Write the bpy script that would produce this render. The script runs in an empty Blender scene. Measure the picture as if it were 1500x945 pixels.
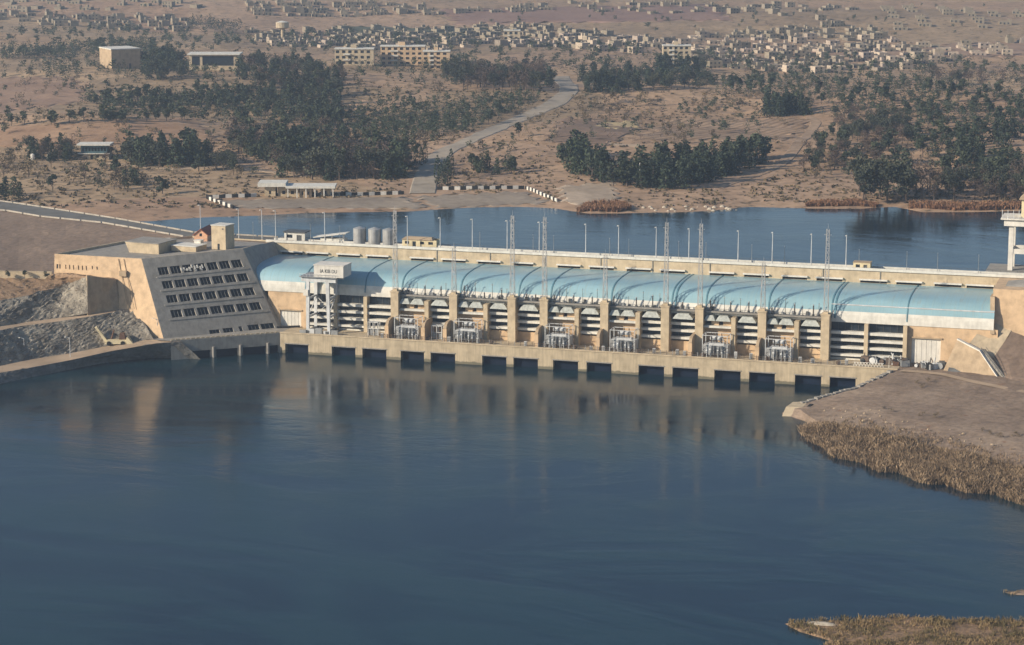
import bpy, math, random
import numpy as np
from mathutils import Vector, Matrix
random.seed(7); rng = np.random.default_rng(11)
scene = bpy.context.scene
col = scene.collection
R = math.radians

# ------------------------------------------------------------------ camera numbers
FPX, YH, AZ, CAMH = 3400.0, -178.0, R(16.8), 177.0
PITCH = math.atan((472.5 - YH) / FPX)
CAM = np.array([290.8, -802.0, CAMH])
FWH = np.array([-math.sin(AZ), math.cos(AZ), 0.0]); RGT = np.array([math.cos(AZ), math.sin(AZ), 0.0])
FWD = math.cos(PITCH) * FWH - math.sin(PITCH) * np.array([0, 0, 1.0])
UPV = math.sin(PITCH) * FWH + math.cos(PITCH) * np.array([0, 0, 1.0])

def ray(x, y): return FWD + (x - 750) / FPX * RGT - (y - 472.5) / FPX * UPV
def G(x, y, z):                       # point of the level z seen at a photograph position
    d = ray(x, y); p = CAM + d * ((z - CAM[2]) / d[2]); return (float(p[0]), float(p[1]), float(z))
def V(x, y, Y):                       # point of the upright plane Y seen at a photograph position
    d = ray(x, y); p = CAM + d * ((Y - CAM[1]) / d[1]); return (float(p[0]), float(Y), float(p[2]))

# ------------------------------------------------------------------ objects and labels
def tag(o, label=None, cat=None, group=None, kind=None):
    if label: o['label'] = label
    if cat: o['category'] = cat
    if group: o['group'] = group
    if kind: o['kind'] = kind
    return o
def empty(name, loc=(0, 0, 0), rz=0.0):
    o = bpy.data.objects.new(name, None); col.objects.link(o)
    o.location = loc; o.rotation_euler = (0, 0, rz); o.empty_display_size = 1
    return o
def copy_tree(o, parent=None):
    c = o.copy(); col.objects.link(c)
    if parent is not None:
        c.parent = parent
    for ch in list(o.children): copy_tree(ch, c)
    return c

class MB:
    def __init__(s): s.v = []; s.f = []; s.m = []
    def add(s, vs, fs, mi=0):
        b = len(s.v); s.v += [tuple(map(float, p)) for p in vs]
        for f in fs: s.f.append(tuple(b + i for i in f)); s.m.append(mi)
        return s
    def box(s, x0, x1, y0, y1, z0, z1, mi=0):
        return s.add([(x0,y0,z0),(x1,y0,z0),(x1,y1,z0),(x0,y1,z0),(x0,y0,z1),(x1,y0,z1),(x1,y1,z1),(x0,y1,z1)],
              [(0,3,2,1),(4,5,6,7),(0,1,5,4),(1,2,6,5),(2,3,7,6),(3,0,4,7)], mi)
    def obox(s, c, size, rz, z0, mi=0):
        ca, sa = math.cos(rz), math.sin(rz); vs = []
        for z in (z0, z0 + size[2]):
            for a, b in ((-1,-1),(1,-1),(1,1),(-1,1)):
                x, y = a*size[0]/2, b*size[1]/2; vs.append((c[0]+x*ca-y*sa, c[1]+x*sa+y*ca, z))
        return s.add(vs, [(0,3,2,1),(4,5,6,7),(0,1,5,4),(1,2,6,5),(2,3,7,6),(3,0,4,7)], mi)
    def prism(s, bot, top, mi=0, cap=True):
        n = len(bot); f = [(i, (i+1) % n, n+(i+1) % n, n+i) for i in range(n)]
        if cap: f += [tuple(range(n))[::-1], tuple(range(n, 2*n))]
        return s.add(list(bot) + list(top), f, mi)
    def tube(s, p, q, r0, r1=None, n=6, mi=0, caps=True):
        r1 = r0 if r1 is None else r1
        p, q = Vector(p), Vector(q); d = (q - p).normalized()
        a = d.orthogonal().normalized(); b = d.cross(a); vs = []
        for c, r in ((p, r0), (q, r1)):
            for i in range(n):
                t = 2*math.pi*i/n; vs.append(c + a*(r*math.cos(t)) + b*(r*math.sin(t)))
        f = [(i, (i+1) % n, n+(i+1) % n, n+i) for i in range(n)]
        if caps: f += [tuple(range(n))[::-1], tuple(range(n, 2*n))]
        return s.add(vs, f, mi)
    def path(s, pts, r, n=6, mi=0):                        # one connected bent bar
        for a, b in zip(pts[:-1], pts[1:]): s.tube(a, b, r, r, n, mi)
        return s
    def strip(s, rows, mi=0):                              # loft between polylines of equal length
        n = len(rows[0]); vs = [p for r in rows for p in r]; f = []
        for i in range(len(rows)-1):
            for j in range(n-1): f.append((i*n+j, i*n+j+1, (i+1)*n+j+1, (i+1)*n+j))
        return s.add(vs, f, mi)
    def dome(s, c, rx, ry, rz, n=12, m=5, mi=0):
        vs = []; f = []
        for i in range(m):
            t = math.pi/2*i/m
            for j in range(n):
                a = 2*math.pi*j/n; vs.append((c[0]+rx*math.cos(t)*math.cos(a), c[1]+ry*math.cos(t)*math.sin(a), c[2]+rz*math.sin(t)))
        vs.append((c[0], c[1], c[2]+rz))
        for i in range(m-1):
            for j in range(n): f.append((i*n+j, i*n+(j+1) % n, (i+1)*n+(j+1) % n, (i+1)*n+j))
        for j in range(n): f.append(((m-1)*n+j, (m-1)*n+(j+1) % n, m*n))
        f.append(tuple(range(n))[::-1])
        return s.add(vs, f, mi)
    def build(s, name, mats, parent=None, smooth=False, weld=False):
        me = bpy.data.meshes.new(name); me.from_pydata(s.v, [], s.f)
        if not isinstance(mats, (list, tuple)): mats = [mats]
        for m in mats: me.materials.append(m)
        if len(mats) > 1: me.polygons.foreach_set('material_index', s.m)
        if smooth: me.polygons.foreach_set('use_smooth', [True]*len(me.polygons))
        me.update()
        o = bpy.data.objects.new(name, me); col.objects.link(o)
        if parent is not None: o.parent = parent
        return o

def holed(P00, P10, P11, P01, holes, inward, depth):
    """wall quad with rectangular openings (u0,u1,v0,v1); returns the wall (with reveals) and one MB per pane"""
    P00, P10, P11, P01, inward = [np.array(p, float) for p in (P00, P10, P11, P01, inward)]
    P = lambda u, v: P00*(1-u)*(1-v) + P10*u*(1-v) + P11*u*v + P01*(1-u)*v
    us = sorted({0.0, 1.0} | {h[0] for h in holes} | {h[1] for h in holes}); vs = sorted({0.0, 1.0} | {h[2] for h in holes} | {h[3] for h in holes})
    mb = MB(); idx = {}
    def vid(i, j):
        if (i, j) not in idx: idx[(i, j)] = len(mb.v); mb.v.append(tuple(P(us[i], vs[j])))
        return idx[(i, j)]
    for i in range(len(us)-1):
        for j in range(len(vs)-1):
            cu, cv = (us[i]+us[i+1])/2, (vs[j]+vs[j+1])/2
            if any(h[0] < cu < h[1] and h[2] < cv < h[3] for h in holes): continue
            mb.f.append((vid(i, j), vid(i+1, j), vid(i+1, j+1), vid(i, j+1))); mb.m.append(0)
    panes = []
    for h in holes:
        c = [P(h[0], h[2]), P(h[1], h[2]), P(h[1], h[3]), P(h[0], h[3])]; d = [q + inward*depth for q in c]
        b = []
        for (u, v) in ((h[0], h[2]), (h[1], h[2]), (h[1], h[3]), (h[0], h[3])):
            b.append(vid(us.index(u), vs.index(v)))
        n0 = len(mb.v); mb.v += [tuple(q) for q in d]
        for k in range(4): mb.f.append((b[k], b[(k+1) % 4], n0+(k+1) % 4, n0+k)); mb.m.append(0)
        panes.append(MB().add([q - inward*0.004 for q in d], [(0, 1, 2, 3)]))
    return mb, panes

# ------------------------------------------------------------------ materials
def new_mat(name):
    m = bpy.data.materials.new(name); m.use_nodes = True
    nt = m.node_tree; return m, nt, nt.nodes['Principled BSDF']
def N(nt, t, **kw):
    n = nt.nodes.new(t)
    for k, v in kw.items():
        if k in n.inputs: n.inputs[k].default_value = v
        else: setattr(n, k, v)
    return n
def L(nt, a, b): nt.links.new(a, b)
def pos(nt, scale=(1, 1, 1)):
    g = N(nt, 'ShaderNodeNewGeometry'); mp = N(nt, 'ShaderNodeMapping'); mp.inputs['Scale'].default_value = scale
    L(nt, g.outputs['Position'], mp.inputs['Vector']); return mp.outputs['Vector']
def noise(nt, vec, scale, detail=4, rough=.6):
    n = N(nt, 'ShaderNodeTexNoise'); n.inputs['Scale'].default_value = scale; n.inputs['Detail'].default_value = detail
    n.inputs['Roughness'].default_value = rough; L(nt, vec, n.inputs['Vector']); return n.outputs['Fac']
def ramp(nt, fac, stops):
    r = N(nt, 'ShaderNodeValToRGB'); e = r.color_ramp.elements
    while len(e) < len(stops): e.new(.5)
    for k, (p, c) in zip(e, stops): k.position = p; k.color = (*c, 1)
    L(nt, fac, r.inputs['Fac']); return r.outputs['Color']
def mixc(nt, fac, a, b, mode='MIX'):
    m = N(nt, 'ShaderNodeMix', data_type='RGBA', blend_type=mode)
    for s, v in ((m.inputs[0], fac), (m.inputs[6], a), (m.inputs[7], b)):
        if isinstance(v, (int, float)): s.default_value = v
        elif isinstance(v, tuple): s.default_value = (*v, 1)
        else: L(nt, v, s)
    return m.outputs[2]
def mul(c, k): return tuple(min(1, x*k) for x in c)

def weathered(name, base, rough=.85, dark=.72, light=1.14, scale=.35, streak=.35, metal=0.0, bump=.0, spec=.3, rnd=0.0):
    m, nt, b = new_mat(name)
    n1 = noise(nt, pos(nt), scale, 5)
    c = ramp(nt, n1, [(.3, mul(base, dark)), (.52, base), (.72, mul(base, light))])
    if streak:                                            # rain streaks running down the face
        n2 = noise(nt, pos(nt, (1.3, 1.3, .12)), .9, 3)
        c = mixc(nt, ramp(nt, n2, [(.38, (streak,)*3), (.6, (0, 0, 0))]), c, mul(base, .55))
    if rnd:
        oi = N(nt, 'ShaderNodeObjectInfo'); rr = ramp(nt, oi.outputs['Random'], [(0, (1-rnd, 1-rnd*.95, 1-rnd*1.05)), (1, (1+rnd*.6,)*3)])
        c = mixc(nt, 1.0, c, rr, 'MULTIPLY')
    L(nt, c, b.inputs['Base Color']); b.inputs['Roughness'].default_value = rough; b.inputs['Metallic'].default_value = metal
    b.inputs['Specular IOR Level'].default_value = spec
    if bump:
        bp = N(nt, 'ShaderNodeBump'); bp.inputs['Strength'].default_value = bump; bp.inputs['Distance'].default_value = .3
        L(nt, noise(nt, pos(nt), 1.6, 6), bp.inputs['Height']); L(nt, bp.outputs['Normal'], b.inputs['Normal'])
    return m

M = {}
def tide_wall(name, base):
    """poured concrete with pour joints and an algae stained tide band"""
    m, nt, b = new_mat(name)
    c = ramp(nt, noise(nt, pos(nt), .3, 6), [(.3, mul(base, .74)), (.52, base), (.72, mul(base, 1.12))])
    c = mixc(nt, ramp(nt, noise(nt, pos(nt, (1.6, 1.6, .10)), .8, 4), [(.36, (.42,)*3), (.56, (0, 0, 0))]), c, mul(base, .5))
    g = N(nt, 'ShaderNodeNewGeometry'); sx = N(nt, 'ShaderNodeSeparateXYZ'); L(nt, g.outputs['Position'], sx.inputs[0])
    ad = N(nt, 'ShaderNodeMath', operation='MULTIPLY_ADD'); L(nt, noise(nt, pos(nt), .55, 4), ad.inputs[0]); ad.inputs[1].default_value = -1.6; L(nt, sx.outputs['Z'], ad.inputs[2])
    c = mixc(nt, ramp(nt, ad.outputs[0], [(0, (.8,)*3), (.35, (0, 0, 0))]), c, (.10, .10, .07))
    pj = N(nt, 'ShaderNodeMath', operation='PINGPONG'); L(nt, sx.outputs['X'], pj.inputs[0]); pj.inputs[1].default_value = 4.0
    c = mixc(nt, ramp(nt, pj.outputs[0], [(.018, (.5,)*3), (.03, (0, 0, 0))]), c, mul(base, .45))
    L(nt, c, b.inputs['Base Color']); b.inputs['Roughness'].default_value = .88; b.inputs['Specular IOR Level'].default_value = .25; return m
M['tide'] = tide_wall('tide_stained_concrete', (.48, .395, .27))
M['concrete'] = weathered('cream_concrete', (.53, .43, .29), streak=.2)
M['deckwall'] = weathered('stained_concrete', (.47, .385, .265), streak=.22)
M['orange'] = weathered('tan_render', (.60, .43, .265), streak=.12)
M['tanwall'] = weathered('tan_stone_wall', (.43, .325, .21), streak=.2)
M['white'] = weathered('white_paint', (.68, .65, .58), streak=.25, dark=.85)
M['offwhite'] = weathered('pale_band', (.66, .64, .57), streak=.2, dark=.82)
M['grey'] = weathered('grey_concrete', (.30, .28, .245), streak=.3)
M['greymetal'] = weathered('grey_steel', (.30, .31, .31), rough=.5, streak=.2, metal=.3)
M['lightmetal'] = weathered('light_grey_paint', (.60, .61, .60), rough=.5, streak=.3)
M['lattice'] = weathered('galvanised_steel', (.47, .46, .44), rough=.55, streak=0, metal=.4)
M['dark'] = weathered('dark_opening', (.03, .032, .034), streak=0)
M['darkgrey'] = weathered('dark_grey_metal', (.085, .09, .09), rough=.6, streak=0)
M['silo'] = weathered('dull_silver_tank', (.40, .40, .385), rough=.45, streak=.4, metal=.25)
M['redtile'] = weathered('red_tile', (.32, .10, .06), streak=0)
M['pink'] = weathered('peach_render', (.72, .42, .26), streak=0)
M['yellow'] = weathered('faded_cream_yellow', (.70, .60, .38), streak=.2)
M['stone'] = weathered('pale_stone', (.48, .42, .33), scale=1.2, dark=.5)
M['teal'] = weathered('blue_green_panel', (.07, .13, .15), rough=.5, streak=.2)
M['asphalt'] = weathered('worn_asphalt', (.145, .14, .125), streak=0, scale=.12)
M['dirtroad'] = weathered('pale_dirt', (.40, .30, .205), streak=0, scale=.1)
M['rust'] = weathered('rusty_scrap', (.15, .085, .055), streak=0, scale=2.0, dark=.4)
M['black'] = weathered('black_paint', (.02, .02, .02), streak=0)
M['bushing'] = weathered('brown_porcelain', (.06, .05, .045), rough=.3, streak=0)

def glass(name, tint=(.015, .02, .025)):
    m, nt, b = new_mat(name)
    c = ramp(nt, noise(nt, pos(nt), .8, 2), [(.35, tint), (.7, mul(tint, 2.2))])
    L(nt, c, b.inputs['Base Color']); b.inputs['Roughness'].default_value = .12; return m
M['glass'] = glass('dark_window_glass')
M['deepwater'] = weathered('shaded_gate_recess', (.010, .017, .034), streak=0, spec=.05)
M['pane'] = weathered('dull_dark_panes', (.020, .024, .030), streak=0, spec=.12, scale=1.2, dark=.4, light=2.0)

def roof_mat():
    m, nt, b = new_mat('turquoise_sheet_roof')
    base = (.25, .415, .475)
    n1 = noise(nt, pos(nt, (.4, 1, 1)), .12, 4); n2 = noise(nt, pos(nt, (3.0, .15, .15)), .5, 3)
    c = ramp(nt, n1, [(.3, mul(base, .86)), (.55, base), (.75, mul(base, 1.18))])
    c = mixc(nt, ramp(nt, n2, [(.4, (.45,)*3), (.62, (0, 0, 0))]), c, (.30, .42, .42))
    n4 = noise(nt, pos(nt, (1.4, .12, .12)), .7, 5)          # dust and rust runs down the sheets
    c = mixc(nt, ramp(nt, n4, [(.60, (0, 0, 0)), (.74, (.55,)*3)]), c, (.30, .30, .25))
    g = N(nt, 'ShaderNodeNewGeometry'); sx = N(nt, 'ShaderNodeSeparateXYZ'); L(nt, g.outputs['Position'], sx.inputs[0])
    pj = N(nt, 'ShaderNodeMath', operation='PINGPONG'); L(nt, sx.outputs['X'], pj.inputs[0]); pj.inputs[1].default_value = 1.45
    c = mixc(nt, ramp(nt, pj.outputs[0], [(.03, (.5,)*3), (.06, (0, 0, 0))]), c, mul(base, .62))
    L(nt, c, b.inputs['Base Color']); b.inputs['Roughness'].default_value = .34; b.inputs['Specular IOR Level'].default_value = .5
    return m
M['roof'] = roof_mat()

def ground_mat(name, stops, s1=.02, s2=.35, fields=None, bump=.5, speck=None):
    m, nt, b = new_mat(name)
    p = pos(nt)
    n1 = noise(nt, p, s1, 6, .62)
    c = ramp(nt, n1, stops)
    if fields:
        v = N(nt, 'ShaderNodeTexVoronoi'); v.inputs['Scale'].default_value = 1.0
        wp = N(nt, 'ShaderNodeMapping'); wp.inputs['Scale'].default_value = (.0035, .0055, .001); wp.inputs['Rotation'].default_value = (0, 0, .5); 
        nd = N(nt, 'ShaderNodeTexNoise'); nd.inputs['Scale'].default_value = .004; nd.inputs['Detail'].default_value = 3
        L(nt, p, nd.inputs['Vector'])
        sc = N(nt, 'ShaderNodeVectorMath', operation='MULTIPLY_ADD'); L(nt, nd.outputs['Color'], sc.inputs[0]); sc.inputs[1].default_value = (220, 220, 0); L(nt, p, sc.inputs[2])
        L(nt, sc.outputs[0], wp.inputs['Vector']); L(nt, wp.outputs['Vector'], v.inputs['Vector'])
        sp = N(nt, 'ShaderNodeSeparateColor'); L(nt, v.outputs['Color'], sp.inputs[0])
        fc = ramp(nt, sp.outputs[0], fields)
        c = mixc(nt, .62, c, fc)
    n2 = noise(nt, p, s2, 6, .7)
    c = mixc(nt, 1.0, c, ramp(nt, n2, [(.3, (.62, .62, .62)), (.55, (1, 1, 1)), (.75, (1.22, 1.2, 1.16))]), 'MULTIPLY')
    if speck:
        n3 = noise(nt, p, speck[0], 3, .6)
        c = mixc(nt, ramp(nt, n3, [(speck[1], (0, 0, 0)), (speck[1]+.06, (.85,)*3)]), c, speck[2])
    L(nt, c, b.inputs['Base Color']); b.inputs['Roughness'].default_value = .95; b.inputs['Specular IOR Level'].default_value = .1
    if bump:
        bp = N(nt, 'ShaderNodeBump'); bp.inputs['Strength'].default_value = bump; bp.inputs['Distance'].default_value = .6
        L(nt, n2, bp.inputs['Height']); L(nt, bp.outputs['Normal'], b.inputs['Normal'])
    return m
M['terrain'] = ground_mat('dry_hills', [(.3, (.24, .165, .10)), (.45, (.39, .268, .163)), (.58, (.50, .35, .217)), (.72, (.35, .24, .15))], .016, .12,
    fields=[(0, (.42, .28, .172)), (.3, (.33, .21, .146)), (.5, (.49, .35, .215)), (.7, (.24, .178, .113)), (.85, (.39, .265, .183))], speck=(.16, .58, (.10, .08, .052)))
M['embank'] = ground_mat('earth_embankment', [(.3, (.175, .13, .10)), (.55, (.235, .175, .132)), (.8, (.27, .20, .15))], .03, .5, bump=.3)
M['bare'] = ground_mat('bare_gravel', [(.3, (.20, .15, .112)), (.5, (.265, .20, .15)), (.75, (.33, .255, .19))], .05, .5, bump=.4, speck=(.16, .64, (.2, .115, .075)))
M['rocky'] = ground_mat('broken_rock', [(.3, (.13, .115, .095)), (.48, (.27, .24, .195)), (.62, (.40, .36, .29)), (.78, (.20, .17, .135))], .22, .9, bump=1.0, speck=(1.0, .6, (.06, .052, .045)))
M['scrub'] = ground_mat('scrubby_terrace', [(.3, (.17, .12, .075)), (.5, (.30, .20, .125)), (.7, (.24, .17, .11))], .06, .6, bump=.8, speck=(.35, .58, (.12, .085, .055)))
M['revet'] = ground_mat('wet_revetment', [(.3, (.12, .115, .105)), (.55, (.21, .20, .18)), (.8, (.30, .28, .245))], .12, .8, bump=.8)
M['mud'] = ground_mat('river_bed', [(.3, (.06, .06, .05)), (.7, (.1, .09, .07))], .1, .5)
M['pavedeck'] = weathered('deck_paving', (.36, .28, .20), streak=0, scale=.4)

def water_mat(name, body, teal, s1, s2, strength, rough, tint):
    m, nt, b = new_mat(name)
    p = pos(nt)
    sw = N(nt, 'ShaderNodeTexNoise'); sw.inputs['Scale'].default_value = .011; sw.inputs['Detail'].default_value = 6; sw.inputs['Roughness'].default_value = .62; sw.inputs['Distortion'].default_value = 3.2
    L(nt, pos(nt, (.55, 1, 1)), sw.inputs['Vector']); swf = sw.outputs['Fac']      # eddies and current streaks
    c = ramp(nt, swf, [(.40, body), (.60, teal)])
    L(nt, c, b.inputs['Base Color']); b.inputs['IOR'].default_value = 1.33; b.inputs['Specular IOR Level'].default_value = .45; b.inputs['Specular Tint'].default_value = (*tint, 1)
    rr = N(nt, 'ShaderNodeMapRange'); rr.inputs['From Min'].default_value = .38; rr.inputs['From Max'].default_value = .62
    rr.inputs['To Min'].default_value = rough*.65; rr.inputs['To Max'].default_value = rough*1.6
    L(nt, swf, rr.inputs['Value']); L(nt, rr.outputs['Result'], b.inputs['Roughness'])
    h1 = noise(nt, pos(nt, (.6, 1, 1)), s1, 3, .55); h2 = noise(nt, p, s2, 2, .5)
    ad = N(nt, 'ShaderNodeMath', operation='MULTIPLY_ADD'); L(nt, h2, ad.inputs[0]); ad.inputs[1].default_value = .3; L(nt, h1, ad.inputs[2])
    am = N(nt, 'ShaderNodeMapRange'); am.inputs['From Min'].default_value = .4; am.inputs['From Max'].default_value = .6; am.inputs['To Min'].default_value = .45; am.inputs['To Max'].default_value = 1.35
    L(nt, swf, am.inputs['Value']); mm = N(nt, 'ShaderNodeMath', operation='MULTIPLY'); L(nt, ad.outputs[0], mm.inputs[0]); L(nt, am.outputs['Result'], mm.inputs[1])
    bp = N(nt, 'ShaderNodeBump'); bp.inputs['Strength'].default_value = strength; bp.inputs['Distance'].default_value = 1.0
    L(nt, mm.outputs[0], bp.inputs['Height']); L(nt, bp.outputs['Normal'], b.inputs['Normal'])
    return m
M['tailwater'] = water_mat('river_water', (.003, .014, .026), (.007, .029, .040), .08, .5, .085, .14, (.18, .32, .38))
M['reservoir'] = water_mat('reservoir_water', (.014, .026, .038), (.016, .030, .042), .2, 1.1, .10, .08, (.38, .44, .49))

def leaf_mat(name, a, b_, rnd=.35):
    m, nt, b = new_mat(name)
    oi = N(nt, 'ShaderNodeObjectInfo'); n1 = noise(nt, pos(nt), .9, 3)
    c = ramp(nt, n1, [(.35, a), (.65, b_)])
    c = mixc(nt, 1.0, c, ramp(nt, oi.outputs['Random'], [(0, (1-rnd, 1-rnd, 1-rnd)), (.5, (1, 1, 1)), (1, (1+rnd*.9, 1+rnd*.7, 1+rnd*.4))]), 'MULTIPLY')
    L(nt, c, b.inputs['Base Color']); b.inputs['Roughness'].default_value = .8; b.inputs['Specular IOR Level'].default_value = .15
    return m
M['pine'] = leaf_mat('pine_needles', (.032, .046, .030), (.060, .078, .048))
M['euca'] = leaf_mat('grey_green_leaves', (.040, .049, .035), (.080, .086, .058))
M['olive'] = leaf_mat('young_pine_leaves', (.037, .050, .033), (.072, .085, .052))
M['bare_tw'] = leaf_mat('bare_twigs', (.075, .055, .046), (.130, .098, .078))
M['shrub'] = leaf_mat('dry_shrub', (.085, .072, .046), (.17, .13, .08))
M['bark'] = weathered('tree_bark', (.12, .09, .07), streak=0)
def reed_mat(name, a, b_):
    m, nt, b = new_mat(name)
    c = ramp(nt, noise(nt, pos(nt), .25, 5, .7), [(.35, a), (.65, b_)])
    c = mixc(nt, 1.0, c, ramp(nt, noise(nt, pos(nt, (1, 1, .25)), 2.6, 3, .6), [(.34, (.45, .47, .5)), (.5, (.95,)*3), (.68, (1.45, 1.4, 1.3))]), 'MULTIPLY')
    c = mixc(nt, ramp(nt, noise(nt, pos(nt), .09, 3), [(.55, (0, 0, 0)), (.66, (.6,)*3)]), c, mul(a, .62))
    L(nt, c, b.inputs['Base Color']); b.inputs['Roughness'].default_value = .8; b.inputs['Specular IOR Level'].default_value = .1
    return m
M['reed'] = reed_mat('dry_reeds', (.17, .122, .08), (.385, .285, .187))
M['reed_far'] = reed_mat('russet_reeds', (.20, .105, .06), (.34, .20, .12))
M['islandgrass'] = reed_mat('green_brown_reeds', (.13, .115, .058), (.36, .255, .14))
# ================================================================== POWERHOUSE AND DAM
DECK = 7.6
GATES = [(-41.3,-31.9),(-22.4,-12.9),(-10.1,-.5),(5.2,14.4),(17.0,26.6),(37.1,46.5),(49.2,58.6),(64.4,73.9),(77.1,86.5),(96.6,106.1),(109.2,118.7),(124.6,134.2),(137.3,146.6),(153.8,163.2),(166.2,175.4)]
tw = empty('tailrace_wall', (70, 0, 0)); tag(tw, 'long stained concrete tailrace wall with dark gate openings standing in the water', 'wall')
TX0, TX1, TB = -43.3, 190.0, -4.0
hs = [((a-TX0)/(TX1-TX0), (b-TX0)/(TX1-TX0), (-1.0-TB)/(DECK-TB), (3.55-TB)/(DECK-TB)) for a, b in GATES]
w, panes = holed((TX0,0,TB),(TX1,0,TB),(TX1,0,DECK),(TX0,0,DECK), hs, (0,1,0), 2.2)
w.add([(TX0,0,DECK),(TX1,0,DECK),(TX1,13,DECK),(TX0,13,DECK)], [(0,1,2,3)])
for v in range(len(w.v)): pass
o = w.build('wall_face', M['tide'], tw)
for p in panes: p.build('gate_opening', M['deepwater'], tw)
k = MB(); k.box(TX0, TX1, -.25, .9, DECK, DECK+.35); k.build('coping', M['concrete'], tw)
for (a, b) in GATES:
    MB().box(a-.25, b+.25, -.16, .0, 3.55, 3.95).build('lintel', M['grey'], tw)
for s in tw.children: s.matrix_parent_inverse = Matrix.Translation((-70, 0, 0))

def part(mb, name, mat, parent, **kw):
    o = mb.build(name, mat, parent, **kw)
    o.matrix_parent_inverse = Matrix.Translation(-parent.location) if parent.rotation_euler.z == 0 else parent.matrix_world.inverted()
    return o

ph = empty('powerhouse', (80, 12, DECK)); tag(ph, 'long power station hall with turquoise curved roof and banded tan facade', 'power station')
P = [0, 23.2, 46, 58.4, 81.5, 104.3, 117, 140, 162.8]
UNITS = [0, 23.2, 58.4, 81.5, 117, 140]
# --- roof shell
RX0, RX1 = -69.0, 221.5
prof_e = [(12.0,21.3),(12.05,22.6),(12.25,24.0),(12.7,25.2)]
prof_r = [(12.7,25.2),(13.15,26.5),(13.9,27.7),(15.2,28.75),(17.2,29.6),(20,30.2),(24,30.6),(29,30.8),(36,30.85),(42.6,30.7)]
def shell(prof, xs, thick=.0):
    return MB().strip([[(x, y, z) for x in xs] for y, z in prof])
xs = list(np.linspace(RX0, RX1, 60))
part(shell(prof_r, xs), 'roof', M['roof'], ph, smooth=True)
ev = shell(prof_e, xs); ev.strip([[(x, 12.0, 21.3) for x in xs], [(x, 13.6, 21.3) for x in xs]])
part(ev, 'eave_band', M['offwhite'], ph)
def rib(x, wd=.8, h=.16):
    mb = MB(); pr = prof_e[1:] + prof_r[1:]
    rows = []
    for i, (y, z) in enumerate(pr):
        a = pr[max(0, i-1)]; b = pr[min(len(pr)-1, i+1)]; ty, tz = b[0]-a[0], b[1]-a[1]; l = math.hypot(ty, tz); ny, nz = -tz/l*h, ty/l*h
        rows.append([(x-wd/2, y, z), (x-wd/2, y+ny, z+nz), (x+wd/2, y+ny, z+nz), (x+wd/2, y, z)])
    mb.strip(rows); return mb
M['rib'] = weathered('dark_blue_roof_rib', (.11, .23, .28), rough=.5, streak=0)
for x, wd in [(-37.5,.4),(-13.2,.4),(191.2,.4),(107.2,.6),(165.6,.6)] + [(p+1.5, .5) for p in P]:
    part(rib(x, wd), 'roof_rib', M['rib'], ph)
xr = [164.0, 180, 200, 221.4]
part(MB().strip([[(x, 13.5, 27.2) for x in xr],[(x, 13.45, 27.42) for x in xr],[(x, 13.7, 27.6) for x in xr],[(x, 13.9, 27.6) for x in xr]]), 'highlight_strip', M['lightmetal'], ph)  # pale strip added to draw the highlight along the roof shoulder
# --- end walls with big doors
def endwall(x0, x1, d0, d1, dtop):
    h = [((d0-x0)/(x1-x0), (d1-x0)/(x1-x0), .02, (dtop-DECK)/(21.4-DECK))]
    w, pn = holed((x0,12.3,DECK),(x1,12.3,DECK),(x1,12.3,21.4),(x0,12.3,21.4), h, (0,1,0), .55)
    part(w, 'end_wall', M['orange'], ph)
    dr = part(pn[0], 'door', M['white'], ph)
    mb = MB()
    for i in range(1, 6):
        xx = d0 + (d1-d0)*i/6; mb.box(xx-.06, xx+.06, 12.76, 12.84, DECK+.3, dtop)
    part2 = mb.build('door_seam', M['offwhite'], dr); part2.matrix_parent_inverse = Matrix()
    part(MB().box(d0-.5, d1+.5, 11.9, 12.3, dtop, dtop+.5), 'door_lintel', M['tanwall'], ph)
endwall(-53.0, -36.6, V(410,480,12)[0], V(441,480,12)[0], V(425,455,12)[2])
endwall(191.4, 223.0, V(1334,530,12)[0], V(1377,530,12)[0], V(1350,496,12)[2])
# --- bays
def glassback(x0, x1, z0, z1):
    part(MB().add([(x0,13.7,z0),(x1,13.7,z0),(x1,13.7,z1),(x0,13.7,z1)], [(0,1,2,3)]), 'glazing', M['glass'], ph)
    mb = MB(); n = max(2, int((x1-x0)/2.2))
    for i in range(1, n): mb.box(x0+(x1-x0)*i/n-.07, x0+(x1-x0)*i/n+.07, 13.55, 13.69, z0, z1)
    mb.box(x0, x1, 13.56, 13.68, z1-.12, z1-.02); o = mb.build('glazing_bars', M['darkgrey'], ph); o.matrix_parent_inverse = Matrix.Translation(-ph.location)
def bands(x0, x1, zs, bottom=True):
    glassback(x0, x1, DECK+(3.4 if bottom else 0), 21.3)
    for z0, z1 in zs:
        part(MB().box(x0, x1, 11.2, 13.5, z0, z1), 'floor_band', M['offwhite'], ph)
    if bottom: part(MB().box(x0, x1, 12.0, 13.5, DECK, 11.0), 'base_panel', M['orange'], ph)
    else: part(MB().box(x0, x1, 12.6, 13.5, DECK, 8.3), 'base_panel', M['offwhite'], ph)
Z3 = [(17.1,18.1),(14.5,15.4),(11.8,12.7)]; Z4 = Z3 + [(9.1,9.9)]
M['canopy'] = weathered('dusty_pale_canopy', (.46, .48, .44), streak=.35, scale=.9, dark=.6)
def canopy(xc, wd):
    mb = MB(); n = 9; fr = [(xc - wd/2 + wd*i/n, 19.9 + 1.7*min(1, 1.7*math.sin(math.pi*i/n))) for i in range(n+1)]
    rows = [[(x, 9.0, 19.7) for x, z in fr], [(x, 9.2 + .35*(z-20), z) for x, z in fr], [(x, 13.5, z+.25) for x, z in fr]]
    mb.strip(rows); part(mb, 'canopy', M['canopy'], ph)
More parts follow.
